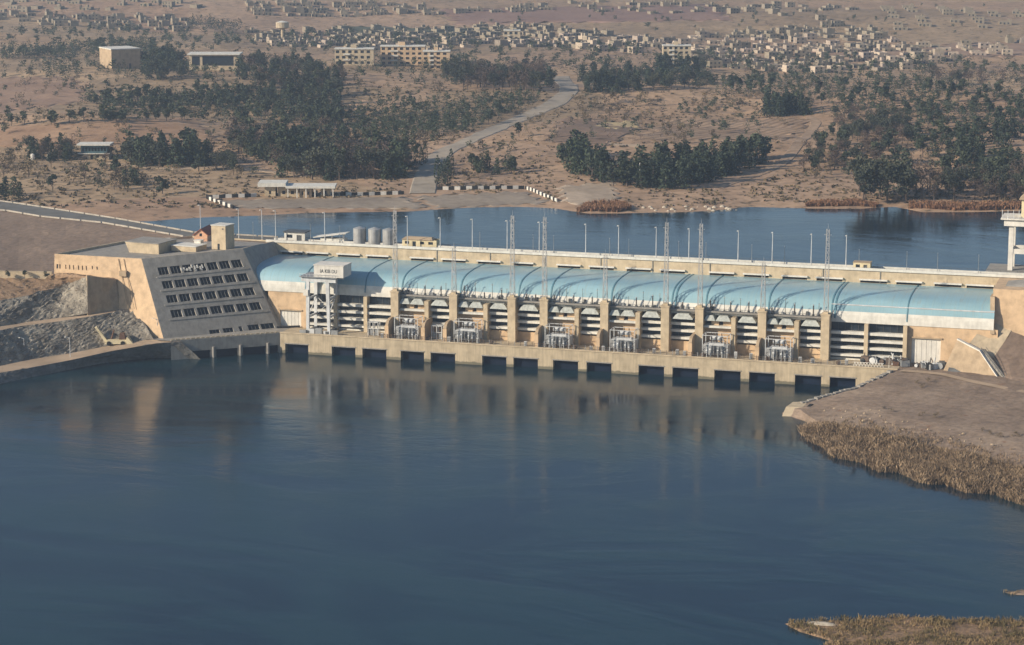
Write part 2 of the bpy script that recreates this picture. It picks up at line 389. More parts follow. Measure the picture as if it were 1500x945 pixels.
def ledge(x0, x1):
    part(MB().box(x0, x1, 9.8, 13.6, 22.6, 23.1), 'equipment_ledge', M['grey'], ph)
    mb = MB()
    for i in range(int((x1-x0)/2.0)+1):
        xx = x0+.2+i*(x1-x0-.4)/int((x1-x0)/2.0); mb.box(xx-.05, xx+.05, 9.85, 9.95, 23.1, 24.0)
    mb.box(x0, x1, 9.84, 9.96, 23.95, 24.03); part(mb, 'ledge_railing', M['darkgrey'], ph)
    for k in range(5):
        xx = rng.uniform(x0+1, x1-1.5); s_ = rng.uniform(.5, 1.3); part(MB().box(xx, xx+s_, 11.6, 12.5, 23.1, 23.1+rng.uniform(.5, 1.5)), 'equipment_box', M['greymetal' if k % 2 else 'darkgrey'], ph)
for u in UNITS:
    a, b, c, d = u+1.5, u+11.6, u+13.2, u+21.4
    # transformer bay: plain tan wall, ledge and two blocks
    part(MB().box(a, b, 12.0, 13.5, DECK, 17.0), 'bay_wall', M['orange'], ph)
    part(MB().box(a, b, 9.6, 13.5, 17.0, 17.8), 'bay_ledge', M['offwhite'], ph)
    glassback(a, b, 17.8, 22.5)
    part(MB().box(a+2.4, a+5.2, 11.0, 13.4, 17.8, 19.4), 'ledge_block', M['orange'], ph)
    part(MB().box(a+6.8, b-.2, 11.0, 13.4, 17.8, 19.2), 'ledge_block', M['orange'], ph)
    bands(c, d, Z3)
    ledge(u+1.5, u+21.5)
    canopy(u+3.6, 4.0); canopy(u+8.6, 5.4); canopy(u+17.4, 6.6)
    part(MB().box(u+11.6, u+13.2, 8.9, 13.6, DECK, 21.2), 'column', M['concrete'], ph)
for a, b in ((46, 58.4), (104.3, 117)):
    bands(a+1.5, b-1.5, Z3); ledge(a+1.5, b-1.5); canopy((a+b)/2, 7.5)
for a, b in ((-36.6,-25.6),(-24.2,-13.4),(-12.0,-1.5),(164.3,176.4),(177.8,190.2)): bands(a, b, Z4, False)
for x in (-25.6,-13.4,176.4,190.2): part(MB().box(x, x+1.4, 10.6, 13.6, DECK, 21.25), 'column', M['concrete'], ph)
for x in P: part(MB().box(x-1.5, x+1.5, 8.0, 13.6, DECK, 24.0).box(x-1.7, x+1.7, 7.8, 13.0, 24.0, 24.5), 'pier', M['concrete'], ph)

# --- lattice masts on the piers
def lattice(h, w0, w1, nb, r=.10):
    mb = MB(); zs = [h*i/nb for i in range(nb+1)]; W = lambda z: (w0+(w1-w0)*z/h)/2
    cor = [(-1,-1),(1,-1),(1,1),(-1,1)]
    for a, b in cor: mb.tube((a*W(0), b*W(0), 0), (a*W(h), b*W(h), h), r, r*.7, 4)
    for i in range(nb):
        z0, z1 = zs[i], zs[i+1]
        for k in range(4):
            a, b = cor[k], cor[(k+1) % 4]
            p = (a[0]*W(z0), a[1]*W(z0), z0); q = (b[0]*W(z1), b[1]*W(z1), z1)
            if i % 2: p = (b[0]*W(z0), b[1]*W(z0), z0); q = (a[0]*W(z1), a[1]*W(z1), z1)
            mb.tube(p, q, r*.7, n=4, caps=False)
            if i % 2: mb.tube((a[0]*W(z1), a[1]*W(z1), z1), (b[0]*W(z1), b[1]*W(z1), z1), r*.6, n=4, caps=False)
    return mb
MLAB = ['tall grey lattice mast on the first facade pier beside the white gantry crane', 'short grey lattice mast on the second pier from the gantry crane',
 'tall grey lattice mast on the third facade pier from the gantry crane', 'tall grey lattice mast on the fourth facade pier from the gantry crane', 'short grey lattice mast midway along the facade, fifth pier from the crane',
 'tall grey lattice mast on the fourth facade pier from the right', 'tall grey lattice mast on the third facade pier from the right', 'short grey lattice mast on the second facade pier from the right', 'tall grey lattice mast on the last pier, beside the four band bays']
for i, x in enumerate(P):
    tall = i not in (1, 4, 7); h = 30.5 if tall else 17.5
    t = empty('lattice_mast', (x, 9.4, 24.5)); tag(t, MLAB[i], 'mast', 'lattice masts along the power station facade')
    MB().box(-.9, .9, -.9, .9, 0, .8).build('plinth', M['concrete'], t)
    lattice(h, 1.6, .95, int(h/2.3), .105).build('lattice_shaft', M['lattice'], t)
    MB().tube((0,0,h), (0,0,h+2.0), .07, .03, 5).build('lightning_rod', M['lattice'], t)
    MB().box(-1.3, 1.3, -.09, .09, h*.93, h*.93+.16).build('cross_arm', M['lattice'], t)

# --- insulators standing on the ledges
def arrester():
    t = empty('surge_arrester'); st = MB()
    st.tube((0,0,.5), (0,0,3.2), .17, .17, 8)
    for k in range(7): st.tube((0,0,.7+k*.36), (0,0,.86+k*.36), .36, .2, 8)
    st.build('porcelain_stack', M['bushing'], t); MB().box(-.4,.4,-.4,.4,0,.5).build('base', M['darkgrey'], t)
    MB().tube((0,0,3.2),(0,0,3.5),.28,.2,8).build('cap', M['greymetal'], t); return t
def post():
    t = empty('insulator_post'); MB().tube((0,0,.4),(0,0,5.0),.11,.07,6).build('rod', M['bushing'], t)
    MB().box(-.3,.3,-.3,.3,0,.4).build('base', M['darkgrey'], t)
    MB().box(-.5,.5,-.05,.05,4.4,4.5).build('cross_arm', M['lattice'], t); return t
a0, p0 = arrester(), post(); ua = up = False
UN = ['first', 'second', 'third', 'fourth', 'fifth', 'sixth']
for ui, u in enumerate(UNITS):
    for kk, dx in enumerate((3.0, 11.2, 17.8)):
        t = copy_tree(a0) if ua else a0; ua = True
        t.location = (u+dx+rng.uniform(-.6,.6), 10.9, 23.1); t.scale = (1,1,1+.35*rng.uniform(-1,1))
        tag(t, f'dark ribbed surge arrester on the ledge of the {UN[ui]} unit from the gantry crane', 'insulator', f'surge arresters on the {UN[ui]} unit ledge')
    for dx in (5.2, 8.3, 14.3, 19.9):
        t = copy_tree(p0) if up else p0; up = True
        t.location = (u+dx+rng.uniform(-.5,.5), 11.0, 23.1); t.scale = (1,1,1+.3*rng.uniform(-1,1))
        tag(t, f'thin insulator post on the ledge of the {UN[ui]} unit from the gantry crane', 'insulator', f'insulator posts on the {UN[ui]} unit ledge')
for x in (51, 54.5, 110.2): 
    t = copy_tree(a0); t.location = (x, 11.0, 23.1); t.scale = (1,1,.8)
    tag(t, 'lone dark surge arrester on a ledge between two tall masts', 'insulator', 'surge arresters between the paired tall masts')

# --- fire walls between the transformers
FW = [(567,488),(620,491),(652,494),(786,504),(876,509),(1011,516),(1109,521)]
FWL = ['by the gantry crane end', 'second from the gantry crane', 'third from the gantry crane', 'at the middle of the deck', 'just right of the middle of the deck', 'second from the right', 'last on the right']
for (px, py), lb in zip(FW, FWL):
    x = V(px, py, 2.5)[0]
    f = [(x-.5,2.2,DECK),(x+.5,2.2,DECK),(x+.5,11.9,DECK),(x-.5,11.9,DECK)]
    t = empty('fire_wall', (x, 6, DECK)); tag(t, f'tan concrete fire wall on the deck, {lb}', 'wall', 'fire walls between the transformers')
    mb = MB(); side = [(2.2,DECK),(11.9,DECK),(11.9,15.0),(5.0,14.6),(3.2,13.9),(2.2,12.6)]
    n = len(side); mb.add([(x-.55,y,z) for y,z in side]+[(x+.55,y,z) for y,z in side], [tuple(range(n)), tuple(range(n,2*n))[::-1]]+[(i,n+i,n+(i+1)%n,(i+1)%n) for i in range(n)])
    part(mb, 'slab', M['tanwall'], t); part(MB().box(x-.75, x+.75, 1.9, 2.2, DECK, 12.4), 'front_pilaster', M['orange'], t)

# --- transformers
def transformer():
    t = empty('transformer')
    MB().box(-2.6,2.6,-1.5,1.5,.5,3.9).build('tank', M['lightmetal'], t)
    MB().box(-3.0,3.0,-1.2,-.9,0,.5).box(-3.0,3.0,.9,1.2,0,.5).build('skid', M['darkgrey'], t)
    for s in (-1, 1):
        for yy in (-1.0, 1.0):
            mb = MB()
            for k in range(6): mb.box(s*2.75+s*(k*.22) - .05, s*2.75+s*(k*.22)+.05, yy-.75, yy+.75, .8, 3.5)
            mb.box(min(s*2.6,s*3.95), max(s*2.6,s*3.95), yy-.1, yy+.1, 3.3, 3.42); mb.build('radiator', M['lightmetal'], t)
    for xx in (-1.7,-.6,.5,1.6):
        mb = MB()
        for k in range(5): mb.box(xx+k*.16-.05, xx+k*.16+.05, -2.5, -1.55, .7, 3.3)
        mb.box(xx-.1, xx+.75, -2.1, -1.9, 3.2, 3.34); mb.build('radiator', M['greymetal'], t)
    MB().tube((-2.2,.9,5.0),(1.8,.9,5.0),.62,.62,12).build('conservator', M['lightmetal'], t)
    MB().box(-1.6,-1.4,.8,1.0,3.9,4.5).box(1.0,1.2,.8,1.0,3.9,4.5).build('conservator_legs', M['greymetal'], t).name = 'conservator_stand'
    for xx in (-1.6, 0, 1.6):
        mb = MB(); mb.tube((xx,-.3,3.9),(xx+.15,-.8,6.9),.16,.1,7)
        for k in range(6):
            z = 4.3+k*.4; q = (z-3.9)/3.0; mb.tube((xx+.15*q,-.3-.5*q,z),(xx+.15*q,-.32-.5*q,z+.12),.3,.18,8)
        mb.build('bushing', M['bushing'], t)
    MB().path([(2.3,-.6,3.9),(2.3,-.6,4.7),(1.8,.9,5.0)], .09, 6).build('oil_pipe', M['lightmetal'], t)
    mb = MB()
    for xx in (-3.9, 3.9): mb.box(xx-.1,xx+.1,-2.9,-2.7,0,6.4).box(xx-.1,xx+.1,2.1,2.3,0,6.4).box(xx-.08,xx+.08,-2.8,2.2,6.3,6.46)
    mb.box(-3.9,3.9,-2.88,-2.72,6.3,6.46).box(-3.9,3.9,2.12,2.28,6.3,6.46)
    mb.build('cable_gantry', M['lightmetal'], t)
    for k in range(7):
        xx = -3.6+k*1.2; hh = 2.6+1.6*((k*7) % 5)/5; mb = MB().tube((xx,-3.5,0),(xx,-3.5,hh),.12,.09,6).tube((xx,-3.5,hh*.62),(xx,-3.5,hh*.7),.34,.2,8).tube((xx,-3.5,hh*.85),(xx+.5,-2.6,hh*.95),.07,.07,5); mb.build('post_insulator', M['lightmetal' if k % 3 else 'bushing'], t)
    MB().path([(-3.6,-2.6,3.4),(-1.2,-2.8,3.9),(1.2,-2.7,3.5),(3.7,-2.5,4.0)], .06, 5).build('busbar', M['lightmetal'], t)
    return t
t0 = transformer(); first = True
TR = [(600,495,'first'),(687,500,'second'),(820,508,'third'),(915,514,'fourth'),(1050,522,'fifth'),(1142,527,'sixth')]
for px, py, lb in TR:
    t = t0 if first else copy_tree(t0); first = False
    q = V(px, py, 6.3); t.location = (q[0], 5.6, DECK); t.scale = (1.16,1.15,1.25)
    tag(t, f'light grey power transformer with radiators, {lb} along the deck from the gantry crane', 'transformer', 'power transformers on the deck')
for px, lb in ((641,'white switchgear frame between two fire walls near the second mast'), (548,'grey switchgear frame beside the first fire wall near the crane')):
    q = V(px, 494, 6.3); t = empty('switchgear_frame', (q[0], 6.3, DECK)); tag(t, lb, 'switchgear', 'switchgear frames')
    mb = MB()
    for xx in (-2,0,2):
        mb.box(xx-.12,xx+.12,-1.1,-.86,0,5.2).box(xx-.12,xx+.12,.9,1.14,0,5.2)
    mb.box(-2.2,2.2,-1.1,-.9,5.0,5.25).box(-2.2,2.2,.9,1.1,5.0,5.25).box(-2.2,2.2,-1.08,-.92,2.6,2.8); mb.build('frame', M['lightmetal'], t)
    for xx in (-1.2, 1.1): MB().box(xx-.6,xx+.6,-.6,.6,.1,2.2).build('cabinet', M['greymetal'], t)
    for xx in (-1.4,0,1.4): MB().tube((xx,0,2.3),(xx,0,4.6),.13,.09,6).build('bushing', M['bushing'], t)

# --- deck fence, in four runs
for i, (xa, xb, lb) in enumerate(((-8,44,'left end'),(47,92,'left middle'),(93,134,'right middle'),(135,172,'right end'))):
    t = empty('deck_fence', (xa, 1.4, DECK)); tag(t, f'low post and rail fence along the deck edge, {lb} of the tailrace wall', 'fence', 'fences along the tailrace deck')
    n = int((xb-xa)/2.2)
    for k in range(n+1):
        MB().box(-.08,.08,-.08,.08,0,1.9).build('post', M['greymetal' if k % 2 else 'bark'], t).location = ((xb-xa)*k/n, 0, 0)
    MB().box(0,xb-xa,-.03,.03,1.5,1.58).build('rail', M['bark'], t); MB().box(0,xb-xa,-.03,.03,.8,.88).build('rail', M['bark'], t)

# --- small cabinets and drums standing about on the deck
def cabinet():
    t = empty('deck_cabinet'); MB().box(-.55,.55,-.4,.4,.12,1.7).build('housing', M['lightmetal'], t); MB().box(-.6,.6,-.45,.45,0,.12).build('base', M['darkgrey'], t); MB().box(-.5,.5,-.43,-.4,.25,1.6).build('door', M['greymetal'], t); return t
def drum():
    t = empty('cable_drum')
    for y in (-.5,.42): MB().tube((0,y,.75),(0,y+.08,.75),.75,.75,14).build('flange', M['bark'], t)
    MB().tube((0,-.45,.75),(0,.45,.75),.42,.42,12).build('cable_coil', M['darkgrey'], t); return t
c0, d0_ = cabinet(), drum(); cu_ = du_ = False
for i, px in enumerate((560,588,610,628,658,672,700,720,770,798,812,842,866,884,908,934,958,992,1003,1030,1062,1078,1100,1124,1158,1172,1190,1228,1240)):
    y_ = rng.uniform(2.4, 4.0); x_ = V(px, 495+(px-560)*.055, y_)[0]
    if i % 4 == 3:
        t = copy_tree(d0_) if du_ else d0_; du_ = True; lb_, ct_, gp_ = 'small wooden cable drum standing on the tailrace deck by the transformers', 'cable drum', 'cable drums on the tailrace deck'
    else:
        t = copy_tree(c0) if cu_ else c0; cu_ = True; lb_, ct_, gp_ = 'small pale control cabinet standing on the tailrace deck by the transformers', 'cabinet', 'control cabinets on the tailrace deck'
    t.location = (x_, y_, DECK); t.rotation_euler.z = rng.uniform(-.3, .3); t.scale = (1,1,rng.uniform(.8,1.5)) if i % 4 != 3 else (1,1,1); tag(t, lb_, ct_, gp_)

# --- gantry crane
gx0, gx1, gy0, gy1 = -32.9, -25.0, 3.4, 11.6
gc = empty('gantry_crane', ((gx0+gx1)/2, (gy0+gy1)/2, DECK)); tag(gc, 'white gantry crane with lettered machinery house standing on the tailrace deck', 'crane')
for x in (gx0, gx1):
    for y in (gy0, gy1):
        s = .55 if x == gx0 else -.55
        part(MB().prism([(x-.55-s*.6,y-.45,DECK+.9),(x+.55-s*.6,y-.45,DECK+.9),(x+.55-s*.6,y+.45,DECK+.9),(x-.55-s*.6,y+.45,DECK+.9)],
                        [(x-.7,y-.5,27.4),(x+.7,y-.5,27.4),(x+.7,y+.5,27.4),(x-.7,y+.5,27.4)]), 'leg', M['lightmetal'], gc)
    part(MB().box(x-.6, x+.6, gy0-1.6, gy1+.4, DECK+.3, DECK+1.2), 'bogie', M['darkgrey'], gc)
    for z in (13.5, 20.5): part(MB().box(x-.3, x+.3, gy0+.45, gy1-.45, z, z+.7), 'tie_beam', M['lightmetal'], gc)
part(MB().tube((gx0,gy1,20.5),(gx1,gy1,13.5),.2,n=4).tube((gx0,gy1,13.5),(gx1,gy1,20.5),.2,n=4), 'brace', M['lightmetal'], gc)
part(MB().tube((gx0,gy0,14.2),(gx0,gy1,20.5),.18,n=4).tube((gx1,gy0,14.2),(gx1,gy1,20.5),.18,n=4), 'brace', M['lightmetal'], gc)
for y in (gy0, gy1): part(MB().box(gx0-2.6, gx1+3.4, y-.5, y+.5, 27.4, 29.2), 'main_girder', M['lightmetal'], gc)
part(MB().box(gx0-3.0, gx1+4.2, gy0-1.4, gy1+.8, 29.2, 29.5), 'walkway', M['greymetal'], gc)
rl = MB(); 
for x in np.arange(gx0-2.9, gx1+4.2, 1.4): rl.box(x-.04,x+.04,gy0-1.35,gy0-1.27,29.5,30.5)
rl.box(gx0-3.0,gx1+4.2,gy0-1.35,gy0-1.27,30.4,30.5); part(rl, 'handrail', M['lightmetal'], gc)
hs0, hs1 = V(460,400,2.6)[0], V(503,400,2.6)[0]
house = part(MB().box(hs0, hs1, gy0-.9, gy1-.6, 29.5, 33.9).box(hs0-.25, hs1+.25, gy0-1.1, gy1-.4, 33.9, 34.2), 'machinery_house', M['white'], gc)
cu = bpy.data.curves.new('sign_text', 'FONT'); cu.body = 'IA KIB DU'; cu.size = 1.9; cu.align_x = 'CENTER'; cu.extrude = .03; cu.offset = .02
fo = bpy.data.objects.new('tmp', cu); col.objects.link(fo); bpy.context.view_layer.update()
me = bpy.data.meshes.new_from_object(fo.evaluated_get(bpy.context.evaluated_depsgraph_get())); bpy.data.objects.remove(fo)
me.transform(Matrix.Translation(((hs0+hs1)/2, gy0-.94, 31.2)) @ Matrix.Rotation(R(90), 4, 'X') @ Matrix.Diagonal((.82, 1, 1, 1)))
me.materials.clear(); me.materials.append(M['darkgrey'])
sg = bpy.data.objects.new('lettering', me); col.objects.link(sg); sg.parent = house; sg.matrix_parent_inverse = Matrix()
part(MB().box(gx0-1.6, gx0+.3, gy0-1.0, gy0+1.2, 22.0, 24.3), 'operator_cab', M['white'], gc)
part(MB().box(-30.6,-27.4, 6.2, 8.4, 29.5, 30.2).tube((-29,7.3,28.8),(-29,7.3,18.5),.07,n=5).box(-29.6,-28.4,6.9,7.7,17.3,18.6), 'hoist', M['greymetal'], gc)
# rail beam resting on the deck left of the crane and stored stop-log frames under it
sb = empty('lifting_beam_stack', (-29, 6, DECK)); tag(sb, 'low stack of white lifting beams and grating on the deck beneath the gantry crane', 'beam stack')
for k in range(5):
    part(MB().box(-36+k*3.2, -33.4+k*3.2, 1.6+.4*(k%2), 2.6+.4*(k%2), DECK, DECK+1.3+.5*(k%3)), 'beam', M['lightmetal' if k % 2 else 'greymetal'], sb)

# ================================================================== DAM CREST
CZ = 35.0; DX0, DX1 = -66.0, 330.0
dm = empty('dam_crest', (100, 50, 30)); tag(dm, 'pale concrete dam crest wall with a row of dark slots above the turquoise roof', 'dam')
SL = [(412,443,371),(450,481,373),(495,527,375),(538,569,377),(602,635,380),(648,682,383),(700,733,385),(752,781,388),(817,850,391),(864,899,394),(918,953,397),(968,1003,398.5),(1040,1075,402),(1090,1126,404),(1146,1182,407),(1196,1234,409),(1260,1299,413),(1313,1350,415),(1369,1408,419),(1416,1455,421)]
hs = []
for a, b, y in SL:
    xa, xb = V(a, y, 42)[0], V(b, y, 42)[0]; hs.append((xa, xb))
wz0, wz1 = 29.0, 35.0
w, pn = holed((DX0,42,wz0),(DX1,42,wz0),(DX1,42,wz1),(DX0,42,wz1), [((a-DX0)/(DX1-DX0),(b-DX0)/(DX1-DX0),(30.75-wz0)/(wz1-wz0),(31.7-wz0)/(wz1-wz0)) for a,b in hs], (0,1,0), .8)
part(w, 'crest_wall', M['concrete'], dm)
for p_ in pn: part(p_, 'slot', M['dark'], dm)
for a, b in hs: part(MB().box(a-.3, b+.3, 41.1, 42.0, 31.72, 32.25), 'slot_canopy', M['white'], dm)
part(MB().box(DX0, DX1, 41.6, 42.5, 35.3, 36.25), 'parapet', M['offwhite'], dm)
part(MB().box(DX0, DX1, 42.25, 42.45, 34.9, 35.3), 'shadow_joint', M['tanwall'], dm)
part(MB().add([(DX0,42.3,CZ),(DX1,42.3,CZ),(DX1,50.4,CZ),(DX0,50.4,CZ)], [(0,1,2,3)]), 'crest_road', M['asphalt'], dm)
part(MB().box(DX0, DX1, 50.0, 50.7, 24.0, 35.7), 'upstream_wall', M['offwhite'], dm)
part(MB().box(DX0, 6, 50.7, 58.2, 24.0, 34.99), 'equipment_platform', M['grey'], dm)
rl = MB()
for x in np.arange(DX0+1, DX1, 3.0): rl.box(x-.05,x+.05,50.3,50.42,35.7,36.5)
rl.box(DX0, DX1, 50.32, 50.40, 36.42, 36.5); part(rl, 'railing', M['darkgrey'], dm)
for px in (640,718,798,880,956,1040,1120,1206,1290): 
    x = V(px, 380, 42)[0]; part(MB().box(x-.12, x+.12, 41.75, 41.98, 30.8, 35.2), 'drain_pipe', M['grey'], dm)

# --- lamp posts on the crest
def lamp_tall():
    t = empty('street_lamp'); MB().tube((0,0,0),(0,0,12.6),.20,.11,8).build('pole', M['lightmetal'], t)
    MB().box(-.35,.35,-.35,.35,0,.6).build('base', M['concrete'], t)
    MB().box(-.14,.14,-1.3,0,12.45,12.6).build('arm', M['lightmetal'], t)
    MB().box(-.24,.24,-1.9,-1.1,12.4,12.66).build('lamp_head', M['white'], t); return t
def lamp_short():
    t = empty('lamp_post'); MB().tube((0,0,0),(0,0,6.8),.11,.07,6).build('pole', M['greymetal'], t)
    MB().box(-.12,.12,-.6,.3,6.75,6.92).build('lamp_head', M['greymetal'], t); return t
lt, ls = lamp_tall(), lamp_short(); u1 = u2 = False
TL = [285,350,384,404,476,597,645,692,743,790,858,906,961,1009,1081,1131,1188,1239]
ORD = ['first','second','third','fourth','fifth','sixth','seventh','eighth','ninth','tenth','eleventh','twelfth','thirteenth','fourteenth','fifteenth','sixteenth','seventeenth','eighteenth']
for i, px in enumerate(TL):
    t = copy_tree(lt) if u1 else lt; u1 = True
    x = V(px, 350+(px-400)*.048, 46)[0]; t.location = (x, 46 if px > 320 else 52, CZ)
    tag(t, f'tall grey street lamp on the dam crest, {ORD[i]} from the left', 'street lamp', 'tall street lamps along the dam crest')
SLp = [371,455,498,703,781,811,893,921,994,1034,1101,1149,1258,1328,1373,1433]
for i, px in enumerate(SLp):
    t = copy_tree(ls) if u2 else ls; u2 = True
    x = V(px, 350+(px-400)*.048, 49.3)[0]; t.location = (x, 49.3, CZ)
    tag(t, f'short thin lamp post at the reservoir edge of the crest, {ORD[i]} from the left', 'lamp post', 'short lamp posts along the reservoir edge')

# --- things standing on the crest
for i, (px, lb) in enumerate(((527,'dull silver storage tank on the crest, leftmost of three'),(549,'dull silver storage tank on the crest, middle of three'),(570,'dull silver storage tank on the crest, nearest the tall mast'))):
    q = V(px, 362, 51); t = empty('storage_tank', (q[0], 51, CZ)); tag(t, lb, 'tank', 'silver storage tanks on the crest')
    MB().tube((0,0,0),(0,0,6.0),2.55,2.55,20).build('shell', M['silo'], t)
    MB().tube((0,0,6.0),(0,0,6.7),2.55,.5,20).build('lid', M['silo'], t)
    mb = MB(); mb.box(2.5,2.62,-.3,-.24,0,6.6).box(2.5,2.62,.24,.3,0,6.6); 
    for k in range(12): mb.box(2.5,2.6,-.3,.3,.4+k*.5,.46+k*.5)
    mb.build('ladder', M['darkgrey'], t)
q = V(418,357,50); q2 = V(448,357,50)
t = empty('gatehouse', ((q[0]+q2[0])/2, 52, CZ)); tag(t, 'small gatehouse with a pale front and dark side on the crest near the stair tower', 'kiosk'); hw = (q2[0]-q[0])/2
w, pn = holed((-hw,-3,0),(hw,-3,0),(hw,-3,3.4),(-hw,-3,3.4), [(.12,.4,.35,.75),(.6,.85,0.02,.72)], (0,1,0), .2)
w.add([(-hw,-3,0),(hw,-3,0),(hw,3,0),(-hw,3,0),(-hw,-3,3.4),(hw,-3,3.4),(hw,3,3.4),(-hw,3,3.4)], [(1,2,6,5),(2,3,7,6),(3,0,4,7)]); w.build('walls', M['offwhite'], t).name = 'wall'
pn[0].build('window', M['glass'], t); pn[1].build('door', M['darkgrey'], t); MB().box(-hw-.4,hw+.4,-3.5,3.4,3.4,3.75).build('roof', M['darkgrey'], t)
q = V(591,364,51); q2 = V(641,364,51); hw = (q2[0]-q[0])/2
t = empty('site_hut', ((q[0]+q2[0])/2, 52, CZ)); tag(t, 'low cream and tan site hut on the crest between the silver tanks and the lamps', 'hut')
w, pn = holed((-hw,-2.4,0),(hw,-2.4,0),(hw,-2.4,2.7),(-hw,-2.4,2.7), [(.08,.2,.35,.75),(.3,.4,.02,.75),(.52,.64,.35,.75),(.76,.9,.35,.75)], (0,1,0), .2)
w.add([(-hw,-2.4,0),(hw,-2.4,0),(hw,2.4,0),(-hw,2.4,0),(-hw,-2.4,2.7),(hw,-2.4,2.7),(hw,2.4,2.7),(-hw,2.4,2.7)], [(1,2,6,5),(2,3,7,6),(3,0,4,7)]); w.build('wall', M['yellow'], t)
for p_ in pn: p_.build('window', M['glass'], t)
MB().prism([(-hw-.3,-2.8,2.7),(hw-1.5,-2.8,2.7),(hw-1.5,2.8,2.7),(-hw-.3,2.8,2.7)],[(-hw+1,-.6,3.6),(hw-2.6,-.6,3.6),(hw-2.6,.6,3.6),(-hw+1,.6,3.6)]).build('roof', M['tanwall'], t)
def box_hut(name, loc, sx, sy, sz, label, cat, wall, roof, group=None):
    t = empty(name, loc); tag(t, label, cat, group)
    w, pn = holed((-sx/2,-sy/2,0),(sx/2,-sy/2,0),(sx/2,-sy/2,sz),(-sx/2,-sy/2,sz), [(.15,.4,.35,.75),(.6,.82,.03,.75)], (0,1,0), .15)
    w.add([(-sx/2,-sy/2,0),(sx/2,-sy/2,0),(sx/2,sy/2,0),(-sx/2,sy/2,0),(-sx/2,-sy/2,sz),(sx/2,-sy/2,sz),(sx/2,sy/2,sz),(-sx/2,sy/2,sz)], [(1,2,6,5),(2,3,7,6),(3,0,4,7)]); w.build('wall', wall, t)
    pn[0].build('window', M['glass'], t); pn[1].build('door', M['darkgrey'], t); MB().box(-sx/2-.15,sx/2+.15,-sy/2-.15,sy/2+.15,sz,sz+.18).build('roof', roof, t); return t
q = V(1251,394,47); q2 = V(1276,394,47)
box_hut('guard_cabin', ((q[0]+q2[0])/2, 46.5, CZ), q2[0]-q[0], 4, 2.7, 'ochre guard cabin on the crest towards the right end of the dam', 'cabin', M['yellow'], M['tanwall'])
q = V(486,357,50)
t = empty('ramp_shed', (q[0], 52.5, CZ)); tag(t, 'low shed with a sloping pale roof against the leftmost silver tank', 'shed')
MB().box(-5,5,-2,2,0,1.5).build('wall', M['offwhite'], t); MB().prism([(-8,-2.6,1.5),(6,-2.6,3.6),(6,2.6,3.6),(-8,2.6,1.5)],[(-8,-2.6,1.8),(6,-2.6,3.9),(6,2.6,3.9),(-8,2.6,1.8)]).build('roof', M['offwhite'], t)
MB().box(4.6,5.2,-2.2,-1.8,1.5,3.5).box(-.2,.2,-2.2,-1.8,1.5,2.75).build('post', M['greymetal'], t)
# crest barrier blocks near the left end
for i, px in enumerate((424,446,462,470)):
    q = V(px, 358+i*.6, 44.5); t = tag(MB().prism([(q[0]-1.8,44.2,CZ),(q[0]+1.8,44.2,CZ),(q[0]+1.8,45,CZ),(q[0]-1.8,45,CZ)],[(q[0]-1.7,44.4,CZ+1),(q[0]+1.7,44.4,CZ+1),(q[0]+1.7,44.8,CZ+1),(q[0]-1.7,44.8,CZ+1)]).build('barrier_block', M['tanwall']), 'concrete barrier block in front of the gatehouse and ramp shed', 'barrier', 'barrier blocks on the crest')

# --- intake portal at the right edge
part(MB().box(214, 330, 50.7, 74, 24.0, 34.99), 'equipment_platform', M['grey'], dm)
it = empty('intake_portal', (236, 61, CZ)); tag(it, 'white concrete portal frame with a railed platform and cabin at the right edge', 'intake tower')
for x in (221.6, 246.0):
    for y in (59.6, 69.0): part(MB().box(x, x+1.7, y, y+1.7, 24, 51.6), 'column', M['white'], it)
for y in (59.6, 69.0):
    part(MB().box(223.3, 246.0, y+.2, y+1.5, 41.2, 43.0), 'beam', M['white'], it)
for x in (221.6, 246.0): part(MB().box(x+.2, x+1.5, 61.3, 69.0, 41.2, 43.0), 'beam', M['white'], it)
part(MB().box(219.8, 250, 58.6, 71.6, 51.6, 54.0).box(218.6, 251, 57.6, 72.4, 54.0, 54.5), 'platform', M['white'], it)
for k in range(14): part(MB().box(219.0+k*2.0, 219.2+k*2.0, 57.9, 58.1, 54.5, 57.6), 'railing_post', M['lightmetal'], it)
cb = part(MB().box(225.6, 246, 62, 70, 54.5, 61.2), 'cabin', M['yellow'], it)
part(MB().prism([(224.6,61,61.2),(247,61,61.2),(247,71,61.2),(224.6,71,61.2)],[(226.5,64,63.2),(245,64,63.2),(245,68,63.2),(226.5,68,63.2)]), 'roof', M['tanwall'], it)
part(MB().box(227.2,229.2,61.93,61.998,56.4,59.6), 'window', M['glass'], it)
# ================================================================== CONTROL BUILDING (left)
ZR, ZP, ZB = 34.6, 35.5, 2.0
def lerp(a, b, t): return tuple(a[i]+(b[i]-a[i])*t for i in range(len(a)))
def bat(top, b8):                                           # bottom corner extrapolated from z=35.5 and z=8
    t = (35.5-ZB)/27.5; return (top[0]+(b8[0]-top[0])*t, top[1]+(b8[1]-top[1])*t, ZB)
TA, TBc, TC, TD = (-131.5,-10.6,ZP), (-94.6,-11.3,ZP), (-63.5,13,37.2), (-62.6,44.6,ZP)
TE, TF = (-100,47,ZP), (-121,26,ZP)
BA, BB, BC, BD = bat(TA,(-131.8,-13)), bat(TBc,(-82,-21)), (-44.6,8.6,ZB), bat(TD,(-45,44.6))
BE, BF = (-100,47,ZB), (-121,26,ZB)
cbd = empty('control_building', (-90, 5, ZB)); tag(cbd, 'tan battered control building with window rows on its shaded sloping face', 'building')
inv = Matrix.Translation(-cbd.location)
